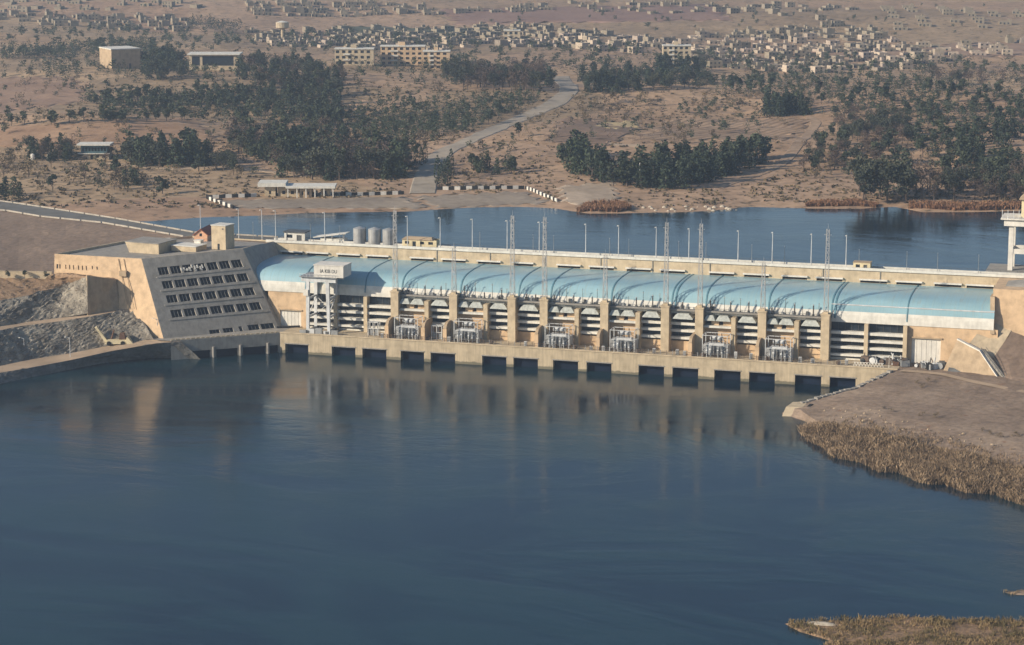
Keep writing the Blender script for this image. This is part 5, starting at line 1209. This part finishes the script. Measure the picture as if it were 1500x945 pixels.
def zb(x, y):
    d = 1e9; 
    for a, b in zip(ring[:12], ring[1:13]):
        ax, ay = a[0], a[1]; bx, by_ = b[0]-ax, b[1]-ay; t = max(0, min(1, ((x-ax)*bx+(y-ay)*by_)/(bx*bx+by_*by_))); d = min(d, math.hypot(x-ax-t*bx, y-ay-t*by_))
    return min(3.0, d*.17-.2)
reeds('reed_bed', [p[:2] for p in ring], zb, 11000, 2.7, M['reed'], 21, 6, .10)
thin = [G(1225,627,3), G(1300,640,3), G(1400,664,3), G(1500,690,3), G(1640,728,3), G(1640,690,5), G(1500,655,5), G(1400,632,5.5), G(1300,612,5.5), G(1250,604,5)]
reeds('dry_grass', [p[:2] for p in thin], lambda x, y: zb(x, y)+1.2, 420, 1.3, M['reed'], 5, 5, .09)
for px, py, s_, lb in ((1252,672,3.0,'dark bush at the water edge of the reed bed'),(1462,676,3.2,'grey brown bush in the middle of the right reed bed'),(1398,628,2.2,'brown bush on the crest of the bank above the reeds'),(1218,640,2.6,'tawny bush at the river tip of the reed bed')):
    q = G(px, py, 1.2); e = empty('reed_bush', q); e.scale = (s_*1.4, s_*1.4, s_); tag(e, lb, 'bush')
    c = bpy.data.objects.new('crown', CR['bare'][rng.integers(6)]); col.objects.link(c); c.parent = e
    c = bpy.data.objects.new('stem', TK['shrub'][0]); col.objects.link(c); c.parent = e
# island with green brown reeds, and the mud bar beyond it
isl = [G(1143,913,0), G(1165,925,0), G(1210,938,0), G(1190,975,0), G(1300,1060,0), G(1700,1060,0), G(1700,925,0), G(1500,909,0), G(1400,908,0), G(1340,903,0), G(1290,905,0), G(1250,910,0), G(1210,908,0), G(1180,911,0)]
c = np.mean([p[:2] for p in isl], axis=0); ri = [[(p[0], p[1], -.4) for p in isl+isl[:1]], [(c[0]+(p[0]-c[0])*.93, c[1]+(p[1]-c[1])*.93, .35) for p in isl+isl[:1]], [(c[0]+(p[0]-c[0])*.5, c[1]+(p[1]-c[1])*.5, .6) for p in isl+isl[:1]], [(c[0], c[1], .6)]*(len(isl)+1)]
tag(MB().strip(ri).build('island', M['scrub']), kind='structure')
reeds('island_reeds', [(c[0]+(p[0]-c[0])*.97, c[1]+(p[1]-c[1])*.97) for p in isl], lambda x, y: .2, 5200, 1.3, M['islandgrass'], 33, 6, .07)
q = G(1205,915,.3); t = tag(MB().dome((q[0],q[1],.0), 4.2, 1.6, 1.0, 14, 5).build('boulder', M['stone'], smooth=True), 'pale smooth boulder half sunk in the reeds of the corner island', 'boulder')
bar = [G(1462,868,0), G(1480,872,0), G(1560,874,0), G(1600,868,0), G(1560,863,0), G(1485,865,0)]
c2 = np.mean([p[:2] for p in bar], axis=0); tag(MB().strip([[(p[0],p[1],-.3) for p in bar+bar[:1]],[(c2[0]+(p[0]-c2[0])*.7, c2[1]+(p[1]-c2[1])*.7,.25) for p in bar+bar[:1]],[(c2[0],c2[1],.35)]*7]).build('mud_bar', M['bare']), kind='structure')
reeds('mud_bar_reeds', [p[:2] for p in bar], lambda x, y: .1, 60, .7, M['islandgrass'], 8, 4, .1)
# russet reeds along the far shore
def shore_reeds(name, pts, n, h, seed):
    W = ground([p[0] for p in pts], [p[1] for p in pts]); reeds(name, [tuple(w[:2]) for w in W], lambda x, y: max(29.9, float(gz(x, y))), n, h, M['reed_far'], seed, 6, .22)
shore_reeds('shore_reeds', [(1180,303),(1260,302),(1285,304),(1285,300),(1260,297),(1190,299)], 700, 2.0, 3)
shore_reeds('shore_reeds', [(1330,306),(1400,309),(1500,307),(1600,305),(1600,299),(1500,300),(1400,302),(1335,300)], 1500, 2.2, 4)
shore_reeds('shore_reeds', [(845,311),(905,311),(925,307),(905,298),(860,300)], 800, 2.3, 6)
# bushes on the left terrace and the gravel bank
def bush_at(p, s, label, grp=None, kind='shrub', nm='shrub'):
    e = empty(nm, p, rng.uniform(0, 6)); e.scale = (s*1.3, s*1.3, s); tag(e, label, 'bush', grp)
    c = bpy.data.objects.new('crown', CR[kind][rng.integers(6)]); col.objects.link(c); c.parent = e
    c = bpy.data.objects.new('stem', TK[kind][0]); col.objects.link(c); c.parent = e
for px, py, lb in ((12,404,'dark bush below the left end of the low terrace wall'),(36,404,'dark bush below the middle of the low terrace wall'),(69,405,'dark bush beside the corner of the tan building wall')):
    bush_at(G(px, py+2, 27.2), 2.6, lb, None, 'olive', 'terrace_bush')
for i in range(22):
    px, py = rng.uniform(0, 125), rng.uniform(408, 432); bush_at(G(px, py, 24.6), rng.uniform(1.0, 2.2), 'low dry bush on the scrubby terrace left of the control building', 'dry bushes on the scrubby terrace')
for px, py, z in ((1345,562,7.2),(1360,560,7.3),(1352,568,7.2),(1295,600,5.8),(1305,604,5.8),(1350,610,6),(1372,613,6),(1440,632,6),(1465,640,6),(1488,640,6),(1452,636,6),(1238,624,3.4)):
    bush_at(G(px, py, z), rng.uniform(1.2, 2.0), 'brown dry bush on the bare gravel of the right bank', 'dry bushes on the right gravel bank')
for px in (290,303,315,329,341): 
    q = G(px, 489-(px-290)*.13, 6.6); bush_at((q[0]-1.5, q[1]+2, 6.4), rng.uniform(1.8, 2.8), 'dark green bush at the foot of the shaded control building wall', 'bushes at the foot of the control building', 'olive', 'wall_bush')
# ================================================================== FAR ROADS, BUILDINGS, TOWN
M['valley'] = weathered('dusty_asphalt', (.33, .28, .215), streak=0, scale=.12)
ribbon('valley_road', [(619,284),(622,268),(628,250),(640,232),(655,220),(672,213),(700,201),(735,185),(770,170),(800,158),(822,146),(834,135),(832,124),(822,112)], 12.5, M['valley'], .3)
M['trackdirt'] = ground_mat('track_dirt', [(.3, (.30, .205, .135)), (.55, (.37, .265, .18)), (.8, (.42, .31, .21))], .05, .3, bump=.2)
ribbon('dirt_track', [(1186,172),(1196,180),(1188,192),(1172,208),(1160,224),(1148,238),(1120,252),(1090,262),(1050,275)], 6.5, M['trackdirt'], .25)
ribbon('shore_track', [(560,262),(480,262),(400,252),(330,246),(250,248),(160,238)], 5, M['dirtroad'], .2)
ribbon('field_track', [(840,196),(870,206),(900,212),(940,214)], 5, M['dirtroad'], .2)
# bare and ploughed ground of the far bank, draped on the terrain
def soil(name, a, b, stripes=None):
    m, nt, bs = new_mat(name); p = pos(nt); c = ramp(nt, noise(nt, p, .03, 5, .6), [(.35, a), (.65, b)])
    c = mixc(nt, 1.0, c, ramp(nt, noise(nt, p, .3, 5, .7), [(.3, (.72,)*3), (.55, (1,1,1)), (.75, (1.15,)*3)]), 'MULTIPLY')
    if stripes:
        w = N(nt, 'ShaderNodeTexWave'); w.inputs['Scale'].default_value = .055; w.inputs['Distortion'].default_value = 3.0; w.inputs['Detail Scale'].default_value = .4
        mp = N(nt, 'ShaderNodeMapping'); mp.inputs['Rotation'].default_value = (0, 0, stripes); L(nt, p, mp.inputs['Vector']); L(nt, mp.outputs['Vector'], w.inputs['Vector'])
        c = mixc(nt, 1.0, c, ramp(nt, w.outputs['Fac'], [(.2, (.72,)*3), (.7, (1.08,)*3)]), 'MULTIPLY')
    L(nt, c, bs.inputs['Base Color']); bs.inputs['Roughness'].default_value = .95; bs.inputs['Specular IOR Level'].default_value = .1; return m
FIELDS = []
def field(name, q4, mat, n=30, lift=.3):
    q = [np.array(p, float) for p in q4]; U, V_ = np.meshgrid(np.linspace(0,1,n), np.linspace(0,1,n)); e = lambda t: t+.018*math.sin(13*t)
    PX = q[0][0]*(1-U)*(1-V_)+q[1][0]*U*(1-V_)+q[2][0]*U*V_+q[3][0]*(1-U)*V_; PY = q[0][1]*(1-U)*(1-V_)+q[1][1]*U*(1-V_)+q[2][1]*U*V_+q[3][1]*(1-U)*V_
    edge = np.minimum(np.minimum(U, 1-U), np.minimum(V_, 1-V_)); PX = PX+np.where(edge < .05, 7*np.sin(PY*.9+PX*.11), 0); PY = PY+np.where(edge < .05, 1.6*np.sin(PX*.21), 0)
    W = ground(PX.ravel(), PY.ravel()); W[:,2] += lift; W[edge.ravel() < 1e-6, 2] -= lift+.35
    tag(MB().strip([[tuple(p) for p in W[i*n:(i+1)*n]] for i in range(n)]).build(name, mat, smooth=True), kind='structure'); FIELDS.append(q4)
field('bare_hillside', [(-40,187),(290,172),(330,208),(-40,216)], soil('orange_soil', (.30,.185,.115), (.43,.28,.175)))
field('ploughed_field', [(795,208),(826,170),(940,188),(885,217)], soil('ploughed_soil', (.20,.14,.10), (.30,.205,.145), .9))
field('stubble_field', [(866,181),(925,178),(940,186),(892,190)], soil('straw_stubble', (.38,.30,.17), (.48,.37,.21)))
field('bare_field', [(922,207),(982,174),(1196,174),(1166,206)], soil('tan_soil', (.28,.19,.125), (.40,.28,.185), .3))
field('fallow_field', [(-30,112),(112,112),(132,148),(-30,172)], soil('brown_soil', (.26,.17,.12), (.36,.24,.165)))
field('clearing', [(512,152),(630,132),(640,146),(520,172)], soil('clearing_soil', (.33,.22,.14), (.44,.30,.19)))
field('green_field', [(480,38),(720,44),(735,52),(500,50)], soil('dull_green_crop', (.085,.095,.066), (.13,.13,.09)), lift=.5)
field('plain_field', [(640,14),(1060,6),(1080,30),(660,36)], soil('mauve_soil', (.235,.15,.12), (.30,.195,.15)), lift=.5)
field('plain_field', [(1180,72),(1520,60),(1520,84),(1200,84)], soil('pale_soil', (.30,.20,.14), (.38,.26,.18)), lift=.5)
AP = soil('beige_apron', (.25,.205,.16), (.33,.275,.215))
field('shore_apron', [(302,294),(600,288),(642,306),(346,306)], AP, lift=.12); field('shore_apron', [(600,288),(768,280),(812,298),(642,306)], AP, lift=.12)
field('sand_spit', [(815,274),(898,266),(910,298),(828,300)], soil('pale_sand', (.36,.285,.21), (.46,.37,.28)), lift=.25)
# low scrub and tufts all over the uncultivated ground
def scrubland():
    g = np.random.default_rng(77); px = g.uniform(-60, 1560, 17000); py = 60+245*g.random(17000)**.75; vs = []; fs = []
    nz = vnoise(px/45.0, py/14.0)*.6+vnoise(px/13.0+9, py/5.0)*.5; keep = [i for i in range(len(px)) if nz[i] > g.uniform(-.5, .55) and not any(inpoly(px[i], py[i], q) for q in FIELDS)]
    W = ground(px[keep], py[keep])
    for w in W:
        if w[2] < 30.9 or near_road(w[0], w[1], 9): continue
        s = g.uniform(.35, 1.0)
        for k in range(4):
            a = g.normal(size=3); a /= np.linalg.norm(a); b = np.cross(a, g.normal(size=3)); b /= np.linalg.norm(b); c = w+np.array([g.normal()*s*.7, g.normal()*s*.7, s*.5*g.random()]); n0 = len(vs)
            vs += [tuple(c+a*s), tuple(c+b*s), tuple(c-a*s*.8), tuple(c-b*s*.9)]; fs.append((n0, n0+1, n0+2, n0+3))
    me = bpy.data.meshes.new('undergrowth'); me.from_pydata(vs, [], fs); me.materials.append(M['shrub']); o = bpy.data.objects.new('undergrowth', me); col.objects.link(o); tag(o, kind='stuff')
scrubland()
# quay apron on the far shore with black and white kerb walls
ap = ground([300,345,590,640,770,818,800,640,450,340],[292,306,309,304,300,298,296,279,287,289])
def kerbwall(pts, label, seg=2.7):
    A = ground([p[0] for p in pts], [p[1] for p in pts]); t = empty('striped_wall', tuple(A[0])); tag(t, label, 'wall', 'black and white kerb walls on the far shore'); iv = Matrix.Translation(-t.location)
    d = np.r_[0, np.cumsum(np.linalg.norm(np.diff(A[:,:2], axis=0), axis=1))]; n = int(d[-1]/seg)
    for k in range(n):
        a_, b_ = d[-1]*k/n, d[-1]*(k+.96)/n; p = [np.array([np.interp(u, d, A[:,0]), np.interp(u, d, A[:,1])]) for u in (a_, b_)]
        m_ = (p[0]+p[1])/2; z = float(gz(m_[0], m_[1])); o = MB().obox(m_, (np.linalg.norm(p[1]-p[0]), .6, 1.9), math.atan2(p[1][1]-p[0][1], p[1][0]-p[0][0]), z-.3).build('block', M['white' if k % 2 else 'black'], t); o.matrix_parent_inverse = iv
kerbwall([(302,291),(330,290),(360,289),(376,288)], 'striped black and white kerb wall left of the flat roofed pavilion')
kerbwall([(304,292),(322,299),(342,306)], 'striped kerb wall running down to the water below the pavilion', 2.4)
kerbwall([(498,287),(550,286),(592,285)], 'striped black and white kerb wall right of the flat roofed pavilion')
kerbwall([(640,278),(700,278),(768,277)], 'striped black and white kerb wall right of the road junction')
kerbwall([(770,277),(790,285),(816,296)], 'striped kerb wall running down to the water right of the road', 2.2)
def rot2(t, x, y): return (t.location.x+x*math.cos(t.rotation_euler.z)-y*math.sin(t.rotation_euler.z), t.location.y+x*math.sin(t.rotation_euler.z)+y*math.cos(t.rotation_euler.z))
def placed(name, px0, px1, py, label, cat, grp=None, turn=0.0):
    A = ground([px0, px1, (px0+px1)/2], [py, py, py]); w = np.linalg.norm(A[1][:2]-A[0][:2]); c = A[2]
    t = empty(name, (c[0], c[1], float(c[2])-.1), AZ+turn); tag(t, label, cat, grp); return t, w
def shell_block(t, x0, x1, y0, y1, z0, z1, mat, holes, name='wall', pane='window'):
    w, pn = holed((x0,y0,z0),(x1,y0,z0),(x1,y0,z1),(x0,y0,z1), holes, (0,1,0), .4)
    w.add([(x0,y0,z0),(x1,y0,z0),(x1,y1,z0),(x0,y1,z0),(x0,y0,z1),(x1,y0,z1),(x1,y1,z1),(x0,y1,z1)], [(1,2,6,5),(2,3,7,6),(3,0,4,7),(4,5,6,7)]); o = w.build(name, mat, t)
    for p in pn: p.build(pane, M['glass'], t)
    return o
# pavilion
t, w = placed('pavilion', 378, 492, 289, 'flat roofed cream pavilion by the reservoir shore behind the striped wall', 'pavilion')
h = w/2
shell_block(t, -h+3, -h+8, 0, 8, 0, 5.2, M['concrete'], [(.4,.6,.3,.6)]); shell_block(t, -h+9, -h+19, 1, 9, 0, 4.6, M['concrete'], [(.2,.35,.3,.65),(.6,.75,.3,.65)])
shell_block(t, -h+19.5, h-11, -1.5, 7, 0, 4.6, M['tanwall'], [(.15,.3,.3,.65),(.62,.78,.3,.65)]); shell_block(t, h-7, h-2.5, 1.5, 8, 0, 4.6, M['concrete'], [(.35,.6,.3,.65)])
MB().box(-h, -h+13, -2, 10, 5.2, 7.0).build('raised_roof', M['offwhite'], t); MB().box(-h+13, h, -3, 9, 4.6, 5.6).build('roof', M['offwhite'], t)
for x in np.linspace(-h+14, h-1, 6): MB().box(x-.25, x+.25, -2.6, -2.1, 0, 4.6).build('column', M['white'], t)
# blue green house with two tanks
t, w = placed('two_storey_house', 116, 160, 234, 'blue green two storey house with an overhanging flat roof in the trees', 'house'); h = w/2
shell_block(t, -h+1, h-1, 0, 9, 3.4, 7.6, M['teal'], [(.04+.12*k, .13+.12*k, .25, .75) for k in range(8)], 'upper_wall'); shell_block(t, -h+4, h, -.2, 9, 0, 3.4, M['concrete'], [(.15,.3,.05,.8),(.4,.55,.3,.8),(.7,.85,.3,.8)], 'lower_wall')
MB().box(-h-1, h+1, -1.8, 10, 7.6, 8.3).build('roof', M['offwhite'], t); MB().box(-h-.6,h+.6,-1.4,-.1,3.2,3.5).build('balcony', M['offwhite'], t)
for px, lb in ((48,'white upright water tank on the slope, the left one'),(72,'white upright water tank on the slope, the one nearer the house')):
    A = ground([px], [235])[0]; e = empty('water_tank', tuple(A)); tag(e, lb, 'tank', 'white water tanks left of the blue green house'); MB().tube((0,0,.4),(0,0,3.0),1.1,1.1,12).build('shell', M['white'], e); MB().tube((0,0,3.0),(0,0,3.6),1.1,.25,12).build('lid', M['white'], e); MB().box(-.9,.9,-.9,.9,-.2,.4).build('base', M['concrete'], e)
# blockhouse, dark hall, apartments
t, w = placed('blockhouse', 163, 207, 101, 'plain windowless tan block building in the upper left woods', 'building', turn=.5); h = w/2
MB().box(-h, h, 0, 26, 0, 14).build('wall', M['tanwall'], t); MB().box(-h-.3, h+.3, -.3, 26.3, 14, 14.7).build('roof', M['offwhite'], t); MB().box(h*.2, h*.35, -.1, 0, 0, 4).build('door', M['darkgrey'], t)
t, w = placed('open_hall', 277, 350, 103, 'long low hall with a dark open front in the upper left woods', 'hall'); h = w/2
shell_block(t, -h, h, 0, 18, 0, 11, M['concrete'], [(.06,.22,.3,.9),(.27,.9,.3,.92)]); MB().box(-h-1, h+1, -1.5, 19, 11, 11.8).build('roof', M['offwhite'], t)
def apartments(px0, px1, py, hgt, label, mat, seed, grp='cream apartment blocks in the upper woods'):
    t, w = placed('apartment_block', px0, px1, py, label, 'apartments', grp); h = w/2; st = max(2, int(hgt/3.2)); nb = max(3, int(w/4.2)); hs = []
    for i in range(st):
        for k in range(nb): hs.append((.03+.95*k/nb, .03+.95*(k+.55)/nb, (i+.3)/st, (i+.8)/st))
    shell_block(t, -h, h, 0, 11, 0, hgt, mat, hs); MB().box(-h-.3, h+.3, -.6, 11.4, hgt, hgt+.7).build('roof', M['offwhite'], t)
    MB().box(-h*.2, h*.1, 4, 8, hgt+.7, hgt+3.2).build('stair_head', mat, t)
    for i in range(1, st): MB().box(-h*.55, -h*.2, -1.2, 0, hgt*i/st-.1, hgt*i/st+.9).build('balcony', M['offwhite'], t)
apartments(492, 546, 96, 12, 'cream apartment block, leftmost of three in the upper woods', M['concrete'], 1)
apartments(560, 620, 96, 14, 'cream apartment block, middle of three in the upper woods', M['orange'], 2)
apartments(622, 657, 102, 13, 'cream apartment block, rightmost of three in the upper woods', M['orange'], 3)
apartments(971, 1012, 100, 17, 'tall pale multi storey building among dark trees at the upper centre right', M['concrete'], 4, 'pale multi storey building')
apartments(738, 762, 60, 9, 'hazy pale block beyond the wood left of the road bend', M['concrete'], 5, 'hazy pale block')
t, w = placed('water_tower', 404, 424, 58, 'cream water tower on a thick stem in the far left town', 'water tower')
MB().tube((0,0,-.5),(0,0,9),1.6,1.4,10).build('stem', M['concrete'], t); MB().tube((0,0,9),(0,0,11),1.4,6,16).tube((0,0,11),(0,0,16),6,6,16).build('tank', M['concrete'], t); MB().tube((0,0,16),(0,0,17.2),6,1,16).build('lid', M['offwhite'], t)
t, w = placed('kiosk', 1172, 1181, 163, 'small white kiosk at the top of the dirt track', 'kiosk'); h = w/2
shell_block(t, -h, h, 0, 4, 0, 4.2, M['white'], [(.4,.65,.02,.6)]); MB().box(-h-.3,h+.3,-.4,4.3,4.2,4.6).build('roof', M['offwhite'], t)
A = ground([937], [272])[0]; e = empty('white_mast', tuple(A)); tag(e, 'slim white mast standing in front of the shore pine grove', 'mast'); MB().tube((0,0,0),(0,0,11),.35,.22,8).build('pole', M['white'], e); MB().box(-.6,.6,-.6,.6,0,.6).build('base', M['concrete'], e)
A = ground([967], [250])[0]; e = empty('white_pylon', tuple(A)); tag(e, 'pale narrow pylon rising inside the shore pine grove', 'pylon'); lattice(12, 1.4, .8, 6, .13).build('lattice_shaft', M['white'], e); MB().box(-1.4,1.4,-.1,.1,11.4,11.6).build('cross_arm', M['white'], e)
# pale rubble and dumped earth on the spit
for i in range(26):
    px, py = rng.uniform(940, 1080), rng.uniform(303, 310); A = ground([px], [py])[0]
    s = rng.uniform(.6, 1.5); e = tag(MB().dome((0,0,-.3), s, s*.8, s*.9, 7, 3).build('shore_boulder', M['stone']), 'pale boulder on the shore below the pine grove', 'boulder', 'boulders along the far shore'); e.location = tuple(A)
# --- town houses
M['house_a'] = weathered('house_render', (.47, .385, .295), streak=.3, rnd=.45); M['house_b'] = weathered('house_block', (.37, .30, .24), streak=.3, rnd=.5)
def house_mesh(seed):
    r = random.Random(seed); sx, sy = r.uniform(7, 12.5), r.uniform(5.5, 9); sz = r.choice([2.6, 2.8, 3.0, 2.7, 2.9, 5.2]); hs = []; st = 2 if sz > 5 else 1; n = int(sx/3.4)
    for i in range(st):
        for k in range(n): hs.append((.05+.93*k/n, .05+.93*(k+.42)/n, (i+.32)/st if k != 1 or i else .02, (i+.75)/st))
    w, pn = holed((-sx/2,-sy/2,-.8),(sx/2,-sy/2,-.8),(sx/2,-sy/2,sz),(-sx/2,-sy/2,sz), hs, (0,1,0), .3)
    w.add([(-sx/2,-sy/2,-.8),(sx/2,-sy/2,-.8),(sx/2,sy/2,-.8),(-sx/2,sy/2,-.8),(-sx/2,-sy/2,sz),(sx/2,-sy/2,sz),(sx/2,sy/2,sz),(-sx/2,sy/2,sz)], [(1,2,6,5),(2,3,7,6),(3,0,4,7)])
    z = sz-.35; w.add([(-sx/2,-sy/2,z),(sx/2,-sy/2,z),(sx/2,sy/2,z),(-sx/2,sy/2,z)],[(0,1,2,3)])
    for p in pn: w.add(p.v, [(0,1,2,3)], 1)
    if r.random() < .3: x = r.uniform(-sx/4, sx/4); w.box(x, x+2.6, -1, 2.2, sz-.35, sz+2.2)
    if r.random() < .4: x = r.uniform(-sx/3, sx/4); w.tube((x,-1.5,sz-.35),(x,-1.5,sz+1.2),.6,.6,8)
    me = bpy.data.meshes.new('house'); me.from_pydata(w.v, [], w.f); me.materials.append(M['house_a' if seed % 2 else 'house_b']); me.materials.append(M['glass']); me.polygons.foreach_set('material_index', w.m); return me
HM = [house_mesh(i) for i in range(14)]; HOUSES = []
def town(poly, n, label, sep=10):
    """houses along a slightly irregular street grid inside the outline"""
    W = ground([p[0] for p in poly], [p[1] for p in poly]); P2 = [(w[0], w[1]) for w in W]; g = np.random.default_rng(len(HOUSES)+5); a = AZ+g.uniform(-.5, .5); ca, sa = math.cos(a), math.sin(a)
    c = np.mean(P2, axis=0); Rm = max(math.hypot(p[0]-c[0], p[1]-c[1]) for p in P2); cand = []
    sx, sy = (12.5, 11.5) if sep <= 10 else (24, 26); nu, nv = int(Rm/sx)+2, int(Rm/sy)+2
    for i in range(-nu, nu+1):
        for j in range(-nv, nv+1):
            u = i*sx+(i//4)*7+g.normal()*.9; v = j*sy+(j//2)*8+g.normal()*.9; x, y = c[0]+u*ca-v*sa, c[1]+u*sa+v*ca
            if inpoly(x, y, P2) and vnoise(np.array([x/90.0+3]), np.array([y/90.0]))[0] > g.uniform(-1.1, .0): cand.append((x, y))
    g.shuffle(cand)
    for x, y in cand[:n]:
        if any(abs(x-o[0][0]) < 9 and abs(y-o[0][1]) < 9 for o in HOUSES): continue
        HOUSES.append((np.array([x, y, float(gz(x, y))]), label, g.integers(14), a+g.normal()*.05+g.choice([0, 0, 1.5708])))
town([(940,66),(1000,50),(1120,44),(1230,36),(1290,50),(1345,76),(1350,104),(1200,108),(1030,102)], 215, 'small pale flat roofed house in the dense right hand town')
town([(1330,70),(1500,62),(1500,80),(1340,92)], 30, 'small pale flat roofed house at the right edge of the town')
town([(640,40),(800,36),(960,62),(940,80),(800,70),(700,66)], 130, 'small pale flat roofed house in the central town')
town([(360,46),(640,40),(700,66),(640,82),(470,70),(400,70)], 170, 'small pale flat roofed house in the left central town')
town([(0,22),(110,24),(280,26),(280,46),(100,40),(0,36)], 75, 'small pale flat roofed house in the far left hamlet')
town([(350,4),(560,4),(640,16),(800,10),(800,20),(560,24),(360,22)], 80, 'tiny pale house in the hamlet on the upper plain')
town([(0,2),(300,2),(300,16),(0,18)], 40, 'tiny pale house scattered on the upper left plain', 20)
town([(820,2),(1060,8),(1220,4),(1290,22),(1190,30),(900,22)], 40, 'tiny pale house scattered on the upper right plain', 20)
town([(1280,10),(1500,20),(1500,45),(1290,44)], 30, 'tiny pale house below the upper right ridge', 18)
order = sorted(range(len(HOUSES)), key=lambda i: np.linalg.norm(HOUSES[i][0]-CAM)); rest_h = []
for j, i in enumerate(order):
    w, label, va, rz_ = HOUSES[i]
    if j < 295:
        o = bpy.data.objects.new('house', HM[va]); col.objects.link(o); o.location = tuple(w); o.rotation_euler = (0,0,rz_); tag(o, label, 'house', label.replace('house', 'houses', 1)[:60])
    else: rest_h.append((w, va, rz_))
if rest_h:
    vs = []; fs = []; ms = []
    for w, va, rz_ in rest_h:
        me = HM[va]; b = len(vs); ca, sa = math.cos(rz_), math.sin(rz_)
        vs += [(v.co.x*ca-v.co.y*sa+w[0], v.co.x*sa+v.co.y*ca+w[1], v.co.z+w[2]) for v in me.vertices]
        for p in me.polygons: fs.append(tuple(b+k for k in p.vertices)); ms.append(p.material_index)
    me = bpy.data.meshes.new('far_town'); me.from_pydata(vs, [], fs); me.materials.append(M['house_a']); me.materials.append(M['glass']); me.polygons.foreach_set('material_index', ms); o = bpy.data.objects.new('far_town', me); col.objects.link(o); tag(o, kind='stuff')
# ================================================================== LIGHT, SKY, HAZE, CAMERA
SUN_EL, SUN_PHI = R(24), R(50)
sd = Vector((-math.sin(SUN_PHI)*math.cos(SUN_EL), -math.cos(SUN_PHI)*math.cos(SUN_EL), math.sin(SUN_EL)))
sl = bpy.data.lights.new('sun', 'SUN'); sl.energy = 4.2; sl.angle = R(.5); sl.color = (1.0, .87, .70)
so = bpy.data.objects.new('sun', sl); col.objects.link(so); so.rotation_euler = (-sd).to_track_quat('-Z', 'Y').to_euler(); so.location = (-200, -400, 600)
wd_ = bpy.data.worlds.new('World'); scene.world = wd_; wd_.use_nodes = True; nt = wd_.node_tree
sky = nt.nodes.new('ShaderNodeTexSky'); sky.sky_type = 'NISHITA'; sky.sun_disc = False; sky.sun_elevation = SUN_EL; sky.sun_rotation = math.pi + SUN_PHI
sky.dust_density = .7; sky.air_density = 1.0; sky.ozone_density = 2.5
nt.links.new(sky.outputs[0], nt.nodes['Background'].inputs[0]); nt.nodes['Background'].inputs[1].default_value = .078
hz = MB().box(-6300, 3000, -3200, 9300, -9, 192).build('haze', [])
hm = bpy.data.materials.new('air_haze'); hm.use_nodes = True; hn = hm.node_tree
for n in list(hn.nodes):
    if n.type == 'BSDF_PRINCIPLED': hn.nodes.remove(n)
pv = hn.nodes.new('ShaderNodeVolumePrincipled'); pv.inputs['Density'].default_value = HAZE; pv.inputs['Color'].default_value = (.70, .83, 1.0, 1); pv.inputs['Anisotropy'].default_value = .45
out = [n for n in hn.nodes if n.type == 'OUTPUT_MATERIAL'][0]; hn.links.new(pv.outputs[0], out.inputs['Volume'])
hz.data.materials.append(hm); tag(hz, kind='stuff')
cd = bpy.data.cameras.new('camera'); cd.sensor_width = 36; cd.lens = 36*FPX/1500; cd.clip_start = 1; cd.clip_end = 20000
co = bpy.data.objects.new('camera', cd); col.objects.link(co)
mtx = Matrix(((RGT[0], UPV[0], -FWD[0], CAM[0]), (RGT[1], UPV[1], -FWD[1], CAM[1]), (RGT[2], UPV[2], -FWD[2], CAM[2]), (0,0,0,1)))
co.matrix_world = mtx; scene.camera = co
vs_ = scene.view_settings; vs_.view_transform = 'Standard'; vs_.look = 'None'; vs_.exposure = EXPO; vs_.gamma = 1.0; vs_.use_curve_mapping = False
scene.cycles.use_denoising = True; scene.cycles.max_bounces = 6; scene.cycles.diffuse_bounces = 2; scene.cycles.glossy_bounces = 3; scene.cycles.volume_bounces = 0
scene.cycles.use_adaptive_sampling = True; scene.cycles.adaptive_threshold = .015
